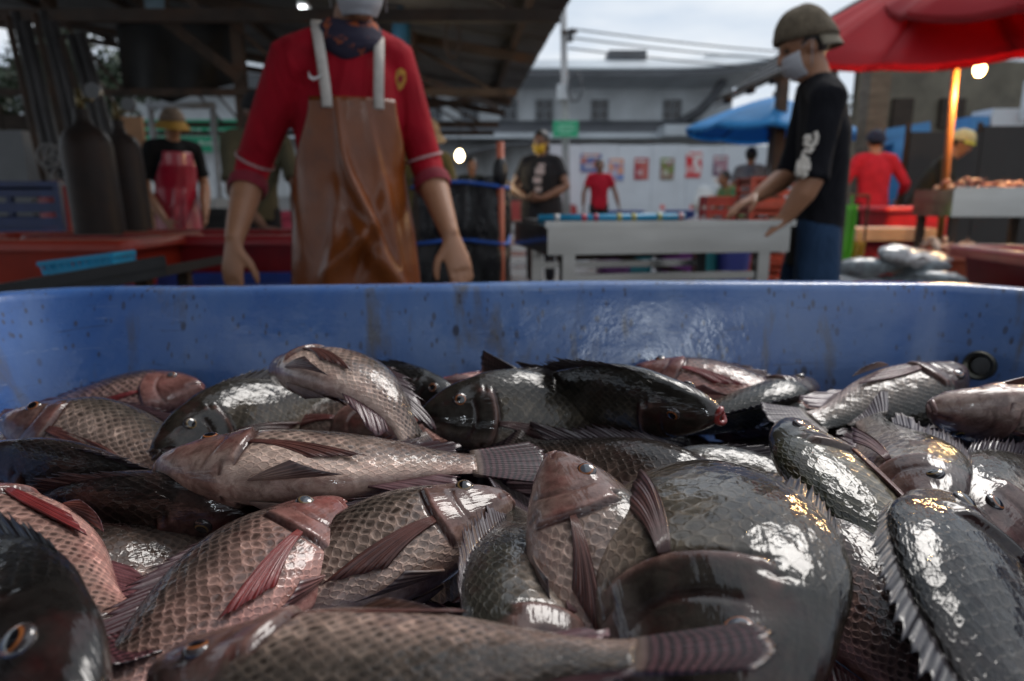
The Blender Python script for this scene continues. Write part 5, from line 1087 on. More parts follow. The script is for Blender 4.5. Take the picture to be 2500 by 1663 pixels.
def others():
    GR = None
    # woman in black, hands folded
    J, f = joints(xat(1322, 7.2), 7.2, 1.60, -.35, .03, dict(el_l=(.30, .06, 1.12), wr_l=(.09, .26, 1.00), hand_l=(-.02, .28, .99), el_r=(-.30, .06, 1.12), wr_r=(-.09, .26, 1.0), hand_r=(.02, .28, .98)))
    def pr(p, og):
        wm = mat('shirt_print', (.48, .42, .42), .8); ff = nrm(f)
        for i, (a, b, w, h) in enumerate(((1318, 418, 22, 16), (1312, 440, 20, 14), (1314, 462, 16, 12), (1308, 484, 18, 10), (1322, 404, 16, 8))): MB().box(at(a, b, 7.2-.185-(i == 3)*.01), (w/FPX*7, .012, h/FPX*7)).build('shirt_print', wm, p, og)
    person('woman in black T-shirt with yellow mask and folded hands', J, 1.60, SKIN['b'], cloth_mat('charcoal_tee', (.022, .022, .026)), cloth_mat('dark_trousers', (.02, .02, .025)), .014, sleeve=.30, hair='tail', mask=M_MASKY, fwd=f, look=(-.45, -.85, -.15), girth=1.40, female=True, extras=pr, shirt_len=.05)
    J, f = joints(xat(1462, 12.0), 12.0, 1.60, .1, 0, dict(el_l=(.30, 0, 1.12), wr_l=(.36, .05, .88), el_r=(-.28, 0, 1.12), wr_r=(-.30, .06, .87)))
    person('man in plain red T-shirt standing before the posters', J, 1.60, SKIN['b'], cloth_mat('red_tee', (.42, .012, .03)), cloth_mat('dark_trousers', (.02, .02, .025)), .02, sleeve=.30, fwd=f)
    # worker at the left stall
    J, f = joints(xat(428, 5.8), 5.8, 1.64, .75, .16, dict(el_l=(.24, .05, 1.08), wr_l=(.14, .30, .84), el_r=(-.25, .02, 1.05), wr_r=(-.16, .22, .80)))
    hb = mat('straw_hat', (.17, .12, .085), .9, .4, 25); yb = mat('yellow_brim', (.30, .16, .02), .8)
    def ap(p, og): apron(p, og, J, f, 1.64, mat('red_rubber', (.36, .012, .035), .3, .15, 6, coat=.6), 1.30, .45, 1.3, .02, ((.1, .5, .8, .6, .06, .3, .02), (-.3, .6, .9, .4, .06, .3, .02)))
    person('stall worker in black shirt, red rubber apron and brown hat', J, 1.64, SKIN['a'], cloth_mat('black_tee', (.010, .010, .011)), cloth_mat('dark_trousers', (.02, .02, .025)), .013, sleeve=.38, fwd=f, look=(.62, -.7, -.35), cap=cap_soft(hb, (yb, .45, .06, None)), extras=ap)
    J, f = joints(xat(600, 4.6), 4.75, 1.62, .6, .35, dict(el_l=(.22, .30, 1.05), wr_l=(.16, .42, .80), el_r=(-.2, .26, 1.02), wr_r=(-.06, .42, .80)))
    person('person in olive shirt and dark cap bending behind the vendor', J, 1.62, SKIN['b'], cloth_mat('olive_shirt', (.10, .09, .055)), cloth_mat('dark_trousers', (.02, .02, .025)), .013, sleeve=.40, fwd=f, look=(.4, -.75, -.5), cap=cap_soft(mat('dark_cap', (.012, .012, .014), .9), None))
    # right hand side
    J, f = joints(xat(2128, 7.4), 7.4, 1.64, math.pi-.12, .08, dict(el_l=(.31, .02, 1.12), wr_l=(.26, .24, .92), el_r=(-.33, .0, 1.13), wr_r=(-.36, .22, .95)))
    person('man in red jersey and navy cap seen from behind', J, 1.64, SKIN['a'], cloth_mat('bright_red_jersey', (.50, .02, .035)), cloth_mat('black_trousers', (.010, .010, .010)), .013, sleeve=.78, fwd=f, cap=cap_soft(mat('navy_cap', (.010, .014, .035), .9), None), shirt_len=.03)
    J, f = joints(xat(2238, 6.5), 6.5, 1.58, .95, .42, dict(el_l=(.2, .28, 1.02), wr_l=(.12, .45, .92), el_r=(-.2, .25, 1.0), wr_r=(-.06, .44, .90)))
    person('stooping worker in dark clothes and pale green cap', J, 1.58, SKIN['b'], cloth_mat('dark_green_shirt', (.016, .02, .018)), cloth_mat('black_trousers', (.010, .010, .010)), .014, sleeve=.5, fwd=f, look=(.75, -.5, -.4), cap=cap_soft(mat('pale_green_cap', (.34, .36, .22), .9, .25, 12), (mat('lime_brim', (.30, .32, .06), .9), .2, .03, (0.3, 2.8))))
    J, f = joints(xat(1826, 10.2), 10.2, 1.66, math.pi-.5, 0)
    person('man with short black hair in a grey shirt, back turned', J, 1.68, SKIN['a'], cloth_mat('grey_shirt', (.26, .27, .30)), cloth_mat('dark_trousers', (.02, .02, .025)), .018, sleeve=.3, fwd=f)
    J, f = joints(xat(1800, 8.6), 8.6, 1.30, -1.25, .38, dict(el_l=(.2, .28, 1.0), wr_l=(.12, .46, .80), el_r=(-.2, .3, 1.0), wr_r=(-.1, .46, .82)))
    t = NT('camouflage'); n = t.noise(t.coord('Object'), 9, 3); t.set(Base_Color=t.ramp(n, (.42, (.02, .10, .04)), (.5, (.05, .20, .09)), (.6, (.16, .18, .07))), Roughness=.85)
    person('person in green camouflage shirt bending by the red crates', J, 1.30, SKIN['b'], t.m, cloth_mat('blue_jeans', (.020, .045, .095), .9, .5, 9.0), .016, sleeve=.35, fwd=f)
    J, f = joints(xat(1152, 9.0), 9.0, 1.45, .2, 0.05)
    person('short person behind the black plastic enclosure', J, 1.45, SKIN['b'], cloth_mat('dark_green_shirt', (.016, .02, .018)), cloth_mat('dark_trousers', (.02, .02, .025)), .018, sleeve=.4, fwd=f)
    J, f = joints(xat(1030, 5.2), 5.2, 1.50, .5, .22, dict(el_l=(.22, .2, 1.05), wr_l=(.12, .36, .86)))
    person('crouched worker in olive shirt and wide tan hat beside the enclosure', J, 1.42, SKIN['b'], cloth_mat('mustard_shirt', (.16, .13, .05)), cloth_mat('dark_trousers', (.02, .02, .025)), .014, sleeve=.45, fwd=f, look=(.4, -.8, -.45), cap=cap_soft(mat('tan_hat', (.40, .28, .15), .9, .25, 20), (mat('tan_hat', (.4, .28, .15)), .7, .06, None)))
others()
# ------------------------------------------------------------------ stalls and goods
M_STEEL = None
def steel():
    t = NT('stainless_steel'); co = t.coord('Object'); n = t.noise(t.mapping(co, (.6, 8, 8)), 3, 4); b = t.noise(co, 3, 3)
    t.set(Base_Color=t.ramp(n, (.3, (.36, .35, .33)), (.7, (.42, .41, .39))), Metallic=.9, Roughness=t.ramp(b, (.3, .12), (.7, .20)))
    t.l(t.bump(t.math('ADD', t.noise(co, 3, 2), t.math('MULTIPLY', n, .01)), .07, .02), t.p.inputs['Normal']); return t.m
M_STEEL = steel()
def plastic(name, col, rough=.4): return mat(name, col, rough, .18, 4, dirt=tuple(c*.35+.01 for c in col), dirt_amt=.5, dscale=5, bump=.06)
M_REDP, M_ORANGEP, M_BLUEP, M_CYANP, M_GREENP = plastic('red_plastic', (.26, .008, .012)), plastic('orange_red_plastic', (.34, .028, .010)), plastic('blue_plastic', (.018, .045, .22)), plastic('cyan_plastic', (.015, .26, .46)), plastic('green_plastic', (.006, .13, .06))
def basin(name, label, cat, c, size, z0, zr, matr, rz=0.0, rim=.035, wall=.012, fill=None, group=None, taper=.04, rim_mat=None, legs=None):
    """an open tub: tapering walls, rolled rim, inside bottom"""
    og = (c[0], c[1], 0.0 if legs else z0); t = thing(name, label, cat, og, group); Rz = rot_z(rz); hx, hy = size[0]/2, size[1]/2; C = np.array([c[0], c[1], 0])
    def ring(dx, z, r=.05):
        P = []
        for sx, sy, a0 in ((1, 1, 0), (-1, 1, 90), (-1, -1, 180), (1, -1, 270)):
            for q in range(5):
                a = math.radians(a0+22.5*q); P.append((sx*(hx+dx-r)+r*math.cos(a), sy*(hy+dx-r)+r*math.sin(a), z))
        return np.array(P) @ Rz.T + C
    def fill_cap(mb, P, flip=False):
        n = len(P); mb.add(np.vstack([P, [P.mean(0)]]), [((n, (i+1) % n, i) if flip else (n, i, (i+1) % n)) for i in range(n)])
    b = MB(); rings = [ring(-taper-wall, z0+.02), ring(-wall, zr-.012), ring(-wall*.4, zr), ring(rim, zr), ring(rim+.006, zr-.008), ring(rim+.006, zr-.04), ring(rim-.004, zr-.041), ring(0, zr-.045), ring(-taper, z0)]
    b.grid(np.array(rings)[:, ::-1], True); fill_cap(b, rings[0][::-1]); fill_cap(b, rings[-1][::-1], True); b.build('shell', matr, t, og, smooth=50)
    if rim_mat:
        rr = MB(); rr.grid(np.array([ring(-wall*.3, zr+.003), ring(rim-.002, zr+.003)])[:, ::-1], True); o = rr.build('rim_edge', rim_mat, t, og); m = o.modifiers.new('s', 'SOLIDIFY'); m.thickness = .004; BAKE.append(o)
    if legs:
        for sx in (-1, 1):
            for sy in (-1, 1):
                p = np.array([sx*(hx-.1), sy*(hy-.08), 0]) @ Rz.T + C; MB().box2((p[0]-.02, p[1]-.02, 0), (p[0]+.02, p[1]+.02, z0-.002)).build('leg', M_RUST, t, og)
    return t
# red tubs of the stalls behind
a = at(400, 572, 3.1)
basin('fish_tank', 'dark red fish tank with pale rim behind the vendor', 'tank', (at(470, 580, 3.3)[0], 3.42), (1.28, .62), .40, .765, M_REDP, .02, rim_mat=plastic('pale_rim', (.34, .16, .14)), legs=True)
basin('fish_tank', 'orange red fish tank at the left edge, beside the gas cylinders', 'tank', (at(30, 600, 2.65)[0], 2.95), (.86, .6), .40, .772, M_ORANGEP, 0, rim_mat=plastic('pale_orange_rim', (.40, .20, .14)), legs=True)
basin('fish_tank', 'low dark blue tub under the red tank behind the vendor', 'tank', (at(560, 690, 2.75)[0], 2.72), (1.0, .42), .30, .615, M_BLUEP, .03, legs=True)
basin('fish_tank', 'red tub with wet rim at the right, beside the heap of pale fish', 'tank', (at(2312, 622, 2.75)[0]+.39, 2.42), (.70, .66), .40, .742, M_REDP, -.10, rim_mat=plastic('wet_rim', (.36, .20, .20), .2), legs=True)
basin('fish_tank', 'large red bin in front of the stooping worker', 'tank', (at(2250, 500, 5.9)[0], 6.1), (.62, .5), .35, .87, plastic('bright_red_plastic', (.46, .012, .02)), 0, legs=True)
# dark tray with a blue basket
def tray():
    a, b = at(-160, 768, 1.62), at(405, 662, 2.0); og = tuple((a+b)/2*[1, 1, 0]); t = thing('tray_table', 'black tray table tilted beside the blue fish tub', 'table', og); d = nrm(b-a); yv = np.array([0, .5, .0])
    P = np.array([[a, a+yv], [b, b+yv*.8]]); MB().slab(P, (0, 0, .03)).build('board', plastic('black_plastic', (.004, .004, .005), .55), t, og)
    MB().bar(a+[0, 0, .03], b+[0, 0, .03], .02, .03).build('lip', plastic('black_plastic', (.004, .004, .005), .55), t, og)
    for p in (a+[.1, .06, 0], a+[.1, .42, 0], b+[-.1, .06, 0], b+[-.1, .32, 0]): MB().box2((p[0]-.018, p[1]-.018, 0), (p[0]+.018, p[1]+.018, p[2]-.03)).build('leg', M_RUST, t, og)
    # basket
    c = at(226, 672, 2.02); R = rot_y(-math.asin(d[2])) @ rot_z(.12); og2 = tuple(c-[0, 0, .03])
    k = thing('basket', 'small cyan plastic basket on the black tray table', 'basket', og2); W, Dp, Hh = .185, .15, .052; nb = 11
    def T(p): return np.array(p) @ R.T + c
    def rail(z, s): 
        m = MB()
        for q in ((-1, -1, 1, -1), (1, -1, 1, 1), (1, 1, -1, 1), (-1, 1, -1, -1)): m.bar(T((q[0]*W/2*s, q[1]*Dp/2*s, z)), T((q[2]*W/2*s, q[3]*Dp/2*s, z)), .010, .012)
        return m
    rail(Hh, 1.06).build('rim', M_CYANP, k, og2); rail(.002, .94).build('base_rail', M_CYANP, k, og2); rail(Hh*.5, 1.0).build('band', M_CYANP, k, og2)
    MB().add([T((x*W/2*.94, y*Dp/2*.94, z)) for z in (-.004, .002) for x, y in ((-1, -1), (1, -1), (1, 1), (-1, 1))], [(3, 2, 1, 0), (4, 5, 6, 7), (0, 1, 5, 4), (1, 2, 6, 5), (2, 3, 7, 6), (3, 0, 4, 7)]).build('bottom', M_CYANP, k, og2)
    for i in range(nb):
        x = -1+2*i/(nb-1)
        for y in (-1, 1): MB().bar(T((x*W/2*.95, y*Dp/2*.95, 0)), T((x*W/2*1.04, y*Dp/2*1.04, Hh)), .013, .004).build('slat', M_CYANP, k, og2)
    for i in range(1, 6):
        y = -1+2*i/6
        for x in (-1, 1): MB().bar(T((x*W/2*.95, y*Dp/2*.95, 0)), T((x*W/2*1.04, y*Dp/2*1.04, Hh)), .004, .012).build('slat', M_CYANP, k, og2)
tray()
# gas cylinders
def cylinder(px0, px1, ytop, dd, label, lean):
    x0, x1 = xat(px0, dd, 430), xat(px1, dd, 430); R = (x1-x0)/2; cx = (x0+x1)/2; zt_ = zat(ytop, dd); og = (cx, dd, 0)
    g = thing('gas_cylinder', label, 'gas cylinder', og, 'oxygen cylinders at the left stall'); Rm = rot_y(lean); M = mat('cylinder_paint', (.022, .0155, .013), .5, .3, 3, dirt=(.05, .024, .014), dirt_amt=.6, dscale=2, spec=.2)
    zs = zt_; prof = [(.001, 0), (R*.9, 0), (R, .03), (R, zs-R*1.0), (R*.93, zs-R*.62), (R*.72, zs-R*.28), (R*.40, zs-.01), (R*.30, zs+.02), (R*.30, zs+.06), (.001, zs+.06)]
    MB().lathe(prof, (cx, dd, 0), 28, Rm).build('bottle', M, g, og, smooth=50)
    P = lambda x, y, z: np.array([x, y, z]) @ Rm.T + [cx, dd, 0]
    vb = MB().tube([P(0, 0, zs+.05), P(0, 0, zs+.15)], [.018, .014], 10).build('valve', mat('brass', (.16, .12, .05), .4, metal=.7), g, og, smooth=True)
    MB().tube([P(0, 0, zs+.10), P(.07, -.02, zs+.10)], .011, 8).build('outlet', mat('brass', (.3, .2, .06)), vb, og); MB().lathe([(.001, .145), (.032, .145), (.034, .16), (.001, .165)], (cx, dd, zs), 14).build('hand_wheel', M_RUST, vb, og)
    MB().lathe([(.001, -.012), (.034, -.012), (.036, .012), (.001, .012)], P(.09, -.03, zs+.13), 16, rot_x(1.57)).build('gauge', mat('gauge', (.12, .12, .12), .3), vb, og)
cylinder(190, 304, 300, 3.25, 'tall brown gas cylinder with valve beside the red barrel', math.radians(-2.5)); cylinder(290, 376, 322, 3.75, 'thinner brown gas cylinder next to the tall one', math.radians(-3))
# barrel
def barrel():
    dd = 3.9; x0, x1 = xat(102, dd, 500), xat(188, dd, 500); R = (x1-x0)/2; c = ((x0+x1)/2, dd, 0); z = zat(455, dd); b = thing('barrel', 'red plastic barrel behind the gas cylinders', 'barrel', c)
    MB().lathe([(.001, 0), (R*.92, 0), (R, .05), (R, z*.33), (R*1.03, z*.35), (R, z*.37), (R, z*.66), (R*1.03, z*.68), (R, z*.70), (R, z-.05), (R*.9, z-.01), (R*.86, z), (.001, z)], c, 26).build('drum', plastic('barrel_red', (.30, .012, .02)), b, c, smooth=50)
    MB().lathe([(.001, z), (R*.3, z), (R*.3, z+.03), (.001, z+.03)], c, 14).build('lid', M_REDP, b, c)
barrel()
# stacked blue crates, hoses, rods, boards at the left edge
def crate(name, label, c, size, matr, group=None, rz=0.0):
    og = (c[0], c[1], c[2]); k = thing(name, label, 'crate', og, group, rz); W, Dp, Hh = size
    def L(p): return tuple(np.array(p)+0)
    m = MB()
    def add(nm, a, b): MB().box2(a, b).build(nm, matr, k)
    add('bottom', (-W/2, -Dp/2, 0), (W/2, Dp/2, .012))
    for z in (.014, Hh*.36, Hh*.68, Hh-.045):
        h = .045 if z > Hh*.6 and z > Hh-.05 else Hh*.2
        add('slat', (-W/2, -Dp/2, z), (W/2, -Dp/2+.012, z+h)); add('slat', (-W/2, Dp/2-.012, z), (W/2, Dp/2, z+h)); add('slat', (-W/2, -Dp/2+.0125, z), (-W/2+.012, Dp/2-.0125, z+h)); add('slat', (W/2-.012, -Dp/2+.0125, z), (W/2, Dp/2-.0125, z+h))
    for sx in (-1, 1):
        for sy in (-1, 1): add('corner_post', (sx*(W/2+.004)-.016, sy*(Dp/2+.004)-.016, 0), (sx*(W/2+.004)+.016, sy*(Dp/2+.004)+.016, Hh))
    return k
crate('crate', 'dark blue crate under another by the left wall', (xat(20, 3.8), 4.0, .50), (.55, .4, .26), M_BLUEP, 'dark blue crates'); crate('crate', 'dark blue crate stacked on another by the left wall', (xat(22, 3.8), 4.0, .762), (.55, .4, .26), plastic('blue_plastic_b', (.008, .026, .12)), 'dark blue crates')
def support():
    x = xat(20, 3.8); og = (x, 4.0, 0); s = thing('low_table', 'low timber table under the dark blue crates', 'table', og); MB().box2((x-.4, 3.75, .46), (x+.3, 4.25, .499)).build('top', M_DARKWOOD, s, og)
    for dx in (-.35, .25):
        for y in (3.8, 4.2): MB().box2((x+dx-.03, y-.03, 0), (x+dx+.03, y+.03, .459)).build('leg', M_DARKWOOD, s, og)
support()
rs_ = random.Random(4)
for k, px in enumerate((18, 38, 62, 84, 104, 128, 150, 172, 196)):
    a = at(px+95+k*2, 470, 4.4); b = at(px, 40+rs_.uniform(-20, 60), 4.35); d_ = (b-a); foot = a-d_*(a[2]/d_[2]); og = tuple(foot)
    o = MB().tube([foot, foot*.5+b*.5, b], .019+.006*(k % 3), 9).build('steel_rod', mat('dull_rod', (.045, .041, .04), .5, .35, 5, metal=.4) if k % 3 else M_RUST, None, og, smooth=True); o.location = og
    tag(o, 'long dull steel rod leaning in a row beside the gas cylinders', 'rod', 'steel rods leaning at the left stall')
for k, (px, py, r) in enumerate(((122, 408, .075), (140, 432, .060), (112, 380, .065))):
    c = at(px, py, 4.2-k*.05); og = tuple(c); pts = [c+np.array([r*math.cos(q)*(1+.04*math.sin(5*q)), .03*math.sin(q*.5+k)+.01*q, r*math.sin(q)]) for q in np.linspace(0, 6.28*3, 60)]
    o = MB().tube(pts, .008, 7).build('hose_coil', mat('grey_hose', (.20, .19, .18), .4), None, og, smooth=True); o.location = og; tag(o, ('larger coil of grey air hose hung by the steel rods', 'lower small coil of grey air hose over the red barrel', 'upper coil of grey air hose among the rods')[k], 'hose', 'coiled air hoses')
def left_wall():
    D = 6.5; og = (xat(-60, D), D, 0); w = thing('stall_partition', 'dark plank partition at the left of the market', 'partition', og); x = xat(-420, D)
    xe = xat(255, D)
    i = 0
    while x < xe:
        wd = .19+.05*math.sin(i*1.7); h = zat(262+18*math.sin(i*2.3), D); MB().box2((x, D+.01*math.sin(i), .02), (x+wd-.012, D+.03+.01*math.sin(i), h)).build('plank', M_DARKWOOD, w, og); x += wd; i += 1
    MB().box2((xat(-420, D), D+.05, .9), (xe, D+.1, 1.0)).build('rail', M_DARKWOOD, w, og)
    c0, c1 = at(-40, 468, 5.2), at(52, 318, 5.2); o = MB().box2((c0[0], 5.2, 0), (c1[0], 5.5, c1[2])).build('metal_cabinet', mat('grey_metal', (.15, .155, .16), .5, .2, 2), None); tag(o, 'grey metal cabinet at the left edge behind the crates', 'cabinet')
    c0, c1 = at(285, 380, 6.6), at(345, 285, 6.6); o = MB().box2((c0[0], 6.6, 0), (c1[0], 6.64, c1[2])).build('board', mat('peach_board', (.40, .22, .12), .8, .25, 3), None); tag(o, 'peach coloured board standing behind the thinner gas cylinder', 'board')
    # far partition that closes the back of the covered hall
    D = 15.5; og = (xat(300, D), D, 0)
left_wall()
def banner():
    D = 14.6; a, b = at(345, 372, D), at(582, 292, D); og = ((a[0]+b[0])/2, D, 0); g = thing('banner', 'green shop banner with white lettering behind the red apron worker', 'banner', og)
    MB().box2((a[0], D, a[2]), (b[0], D+.05, b[2])).build('panel', mat('banner_green', (.015, .40, .21), .5, .2, 1.5), g, og); wl = mat('banner_white', (.55, .75, .65), .6)
    rr = random.Random(9)
    for zz, hh_ in ((a[2]+.48*(b[2]-a[2]), .14), (a[2]+.22*(b[2]-a[2]), .07)):
        x = a[0]+.25
        while x < b[0]-.15: w_ = rr.uniform(.04, .12); MB().box2((x, D-.008, zz), (x+w_*.7, D-.003, zz+hh_*rr.uniform(.7, 1.2))).build('lettering', wl, g, og); x += w_
    for x in (a[0]+.1, b[0]-.1): MB().box2((x-.04, D+.06, 0), (x+.04, D+.12, b[2])).build('post', M_GREYW, g, og)
    D = 10.5; a, b = at(388, 470, D), at(518, 258, D); og = ((a[0]+b[0])/2, D, 0); f = thing('pipe_frame', 'white pipe frame standing in front of the green banner', 'frame', og); M = mat('white_pipe', (.45, .47, .5), .5)
    for x in (a[0], b[0]): MB().tube([(x, D, 0), (x, D, b[2])], .045, 10).build('upright', M, f, og, smooth=True)
    MB().tube([(a[0]-.04, D, b[2]), (b[0]+.04, D, b[2])], .05, 10).build('cross_pipe', M, f, og, smooth=True)
banner()
# black sheeted enclosure with blue rope
def enclosure():
    D = 3.05; x0, x1 = xat(1000, D), xat(1238, D); cx, cy, hx, hy = (x0+x1)/2, D+.30, (x1-x0)/2, .30; zt_ = zat(440, D); og = (cx, cy, 0); e = thing('sheeted_enclosure', 'black plastic sheet enclosure tied with blue rope beside the vendor', 'enclosure', og)
    t = NT('black_film'); n = t.noise(t.mapping(t.coord('Object'), (1, 1, .25)), 14, 4, .6, 1.0); t.set(Base_Color=(.006, .006, .007), Roughness=t.ramp(n, (.3, .2), (.7, .5))); t.l(t.bump(n, 1.0, .03), t.p.inputs['Normal'])
    P = []; n_ = 96
    for i, z in enumerate(np.linspace(.02, zt_, 26)):
        row = []
        for k in range(n_):
            a = 2*math.pi*k/n_; r = 1/(abs(math.cos(a))**6+abs(math.sin(a))**6)**(1/6); q = i/25; f = .010*math.sin(a*14+q*3)+.008*math.sin(a*23-q*5)+.006*math.sin(q*17+a*4); pinch = -.018*(math.exp(-((z-zt_+.03)/.02)**2)+math.exp(-((z-zat(592, D))/.02)**2))
            row.append((cx+math.cos(a)*r*(hx+f+pinch), cy+math.sin(a)*r*(hy+f+pinch), z+(.02*math.sin(a*5) if i == 25 else 0)))
        P.append(row)
    sk = MB().grid(np.array(P), True).build('sheet', t.m, e, og, smooth=True); m = sk.modifiers.new('s', 'SOLIDIFY'); m.thickness = .004; BAKE.append(sk)
    M = mat('blue_rope', (.015, .08, .36), .7, .3, 40)
    for z in (zt_-.02, zat(592, D)):
        pts = []
        for k in range(49): a = 2*math.pi*k/48; r = 1/(abs(math.cos(a))**6+abs(math.sin(a))**6)**(1/6); pts.append((cx+math.cos(a)*r*(hx+.006), cy+math.sin(a)*r*(hy+.006), z+.012*math.sin(a*3)))
        MB().tube(pts, .009, 7, caps=False).build('rope', M, e, og, smooth=True)
    for sx in (-1, 1):
        for sy in (-1, 1):
            hh_ = zat(345, D) if (sx, sy) == (1, -1) else zt_+.02; x, y = cx+sx*(hx-.03), cy+sy*(hy-.03); po = MB().tube([(x, y, 0), (x, y, hh_)], .017, 10).build('post', M_RUST if hh_ <= zt_+.03 else mat('orange_post', (.42, .10, .05), .6, .2), e, og, smooth=True)
    x, y = cx+hx-.03, cy-hy+.03; zz = zat(420, D); MB().ball((x, y, zz), (.035, .035, .07), 12, 8).build('knotted_film', t.m, e, og, smooth=True)
enclosure()
# steel work table
def steel_table():
    zt_ = .838; A_ = np.array([xat(1338, 2.30), 2.30, zt_]); B_ = np.array([xat(1932, 2.46, 540), 2.46, zt_+.012]); d = nrm((B_-A_)*[1, 1, 0]); nv = np.array([-d[1], d[0], 0]); Ln = np.linalg.norm((B_-A_)[:2]); Dp = .60
    og = tuple((A_+B_)/2*[1, 1, 0]+nv*Dp/2); t = thing('steel_table', 'stainless steel work table with deep apron in front of the boy', 'table', og)
    P = lambda u, v, z: A_*[1, 1, 0]+d*u+nv*v+[0, 0, z]
    R = np.stack([d, nv, np.array([0, 0, 1.0])], 1)
    def bx(nm, u0, u1, v0, v1, z0, z1, m=M_STEEL): MB().box(P((u0+u1)/2, (v0+v1)/2, (z0+z1)/2), (u1-u0, v1-v0, z1-z0), R).build(nm, m, t, og)
    bx('top', -.012, Ln+.012, -.012, Dp+.012, zt_-.008, zt_); bx('apron', .0, Ln, 0, .006, zt_-.098, zt_-.009); bx('apron', 0, Ln, Dp-.006, Dp, zt_-.098, zt_-.009); bx('apron', 0, .006, .007, Dp-.007, zt_-.098, zt_-.009); bx('apron', Ln-.006, Ln, .007, Dp-.007, zt_-.098, zt_-.009)
    bx('raised_edge', -.012, Ln+.012, -.014, -.006, zt_+.0005, zt_+.014)
    for u_ in (.06, Ln-.10):
        for v_ in (.03, Dp-.07): bx('leg', u_, u_+.045, v_, v_+.045, 0, zt_-.099)
    bx('lower_rail', .106, Ln-.101, .04, .065, .642, .668); bx('lower_rail', .106, Ln-.101, Dp-.06, Dp-.035, .642, .668)
    MB().bar(P(.3, Dp-.03, .72), P(Ln-.1, Dp-.03, .60), .02).build('brace', M_RUST, t, og); MB().bar(P(.12, .35, .70), P(Ln*.7, .35, .715), .022).build('brace', M_RUST, t, og)
    # things lying on it
    c = P(Ln*.32, Dp*.62, zt_+.006); o = MB().box((0, 0, 0), (Ln*.62, .26, .010), R).build('black_mat', plastic('black_rubber', (.010, .009, .009)), None); o.location = c; tag(o, 'thin black rubber mat lying on the steel table', 'mat')
    p0, p1 = P(.02, .23, zt_+.016), P(Ln*.66, .23, zt_+.020); og2 = tuple((p0+p1)/2); r = thing('blue_rod', 'long blue rod with coloured clips on the steel table', 'rod', og2); MB().tube([p0, p1], .015, 10).build('shaft', M_CYANP, r, og2, smooth=True)
    for q, cc in ((.1, (.5, .5, .5)), (.28, (.4, .03, .06)), (.36, (.3, .03, .08)), (.52, (.35, .33, .10)), (.62, (.35, .33, .10)), (.80, (.30, .33, .14)), (.95, (.42, .2, .22))):
        a, b = p0+(p1-p0)*q, p0+(p1-p0)*(q+.035); MB().tube([a, b], .0165, 10).build('clip', plastic('clip_%d' % int(q*100), cc), r, og2, smooth=True)
    c = P(-.02, .5, zt_+.02); return P, Ln
TP, TLN = steel_table()
# far clutter: cones, bins, cars, crates
def cone(px, dd, label):
    x = xat(px, dd); og = (x, dd, 0); c = thing('traffic_cone', label, 'traffic cone', og, 'traffic cones by the hoarding'); m1, m2 = plastic('cone_red', (.50, .05, .03)), mat('cone_white', (.6, .6, .6), .6)
    MB().box((x, dd, .02), (.36, .36, .04)).build('base', m1, c, og); MB().lathe([(.14, .04), (.045, .82), (.001, .83)], og, 18).build('body', m1, c, og, smooth=True)
    MB().lathe([(.112, .30), (.090, .48), (.086, .48), (.108, .30)], og, 18).build('band', m2, c, og, smooth=True); MB().lathe([(.080, .58), (.062, .72), (.058, .72), (.076, .58)], og, 18).build('band', m2, c, og, smooth=True)
cone(1617, 15.5, 'traffic cone beside the blue bin in front of the hoarding'); cone(1690, 15.8, 'traffic cone by the large white sack')
def car(cx, cy, rz, col, label, L_=4.2, Hh=1.45):
    og = (cx, cy, 0); c = thing('parked_car', label, 'car', og, 'cars parked by the hoarding', rz); M = mat('car_%d' % int(cx*100), col, .3, .05, 2, coat=.8); G = M_GLASSD
    prof = [(-L_/2, .35), (-L_/2, .70), (-L_*.36, .86), (-L_*.20, Hh*.97), (L_*.12, Hh), (L_*.30, .92), (L_*.49, .78), (L_/2, .45), (L_/2, .28), (-L_/2, .28)]
    MB().poly([(x, -.82, z) for x, z in prof], (0, 1.64, 0)).build('body', M, c)
    for y in (-.835, .825): MB().poly([(x, y, z) for x, z in ((-L_*.31, .90), (-L_*.18, Hh*.92), (L_*.10, Hh*.94), (L_*.25, .92))], (0, .01, 0)).build('window', G, c)
    for x in (-L_*.31, L_*.31):
        for y in (-.83, .83):
            w = MB().lathe([(.001, -.10), (.20, -.10), (.32, -.08), (.33, .0), (.32, .08), (.20, .10), (.001, .10)], (x, y, .33), 20, rot_x(math.pi/2)).build('wheel', mat('tyre', (.015, .015, .015), .8), c, smooth=True); MB().lathe([(.001, -.12), (.17, -.12), (.18, -.10), (.001, -.10)], (x, y, .33), 14, rot_x(math.pi/2*(1 if y < 0 else 1))).build('hub_cap', mat('hub', (.35, .35, .36), .4, metal=.7), w)
    for y in (-.6, .6): MB().box((L_/2+.0, y, .62), (.03, .28, .14)).build('headlight', mat('lamp_glass', (.5, .5, .5), .2), c); MB().box((-L_/2-.0, y, .66), (.03, .22, .16)).build('tail_light', mat('tail_red', (.3, .01, .01), .3), c)
car(xat(1230, 21), 21, .1, (.34, .03, .03), 'red car parked beyond the woman in black'); 
basin('bin', 'blue bin between the two traffic cones', 'bin', (xat(1660, 14.5), 14.5), (.55, .45), .02, .72, M_BLUEP, 0, group=None); basin('bin', 'blue bin beside the man in the red T-shirt', 'bin', (xat(1525, 15.5), 15.5), (.75, .5), .02, .70, M_BLUEP)
for k, (px, dd, z, c, lab) in enumerate(((1750, 7.6, 0, M_REDP, 'lowest'), (1750, 7.6, .322, M_REDP, 'middle'), (1750, 7.6, .644, M_REDP, 'topmost'))): crate('crate', 'red crate, %s in the stack beside the camouflage shirt' % lab, (xat(px, dd), dd, z), (.26, .3, .32), c, 'red crates in a stack')
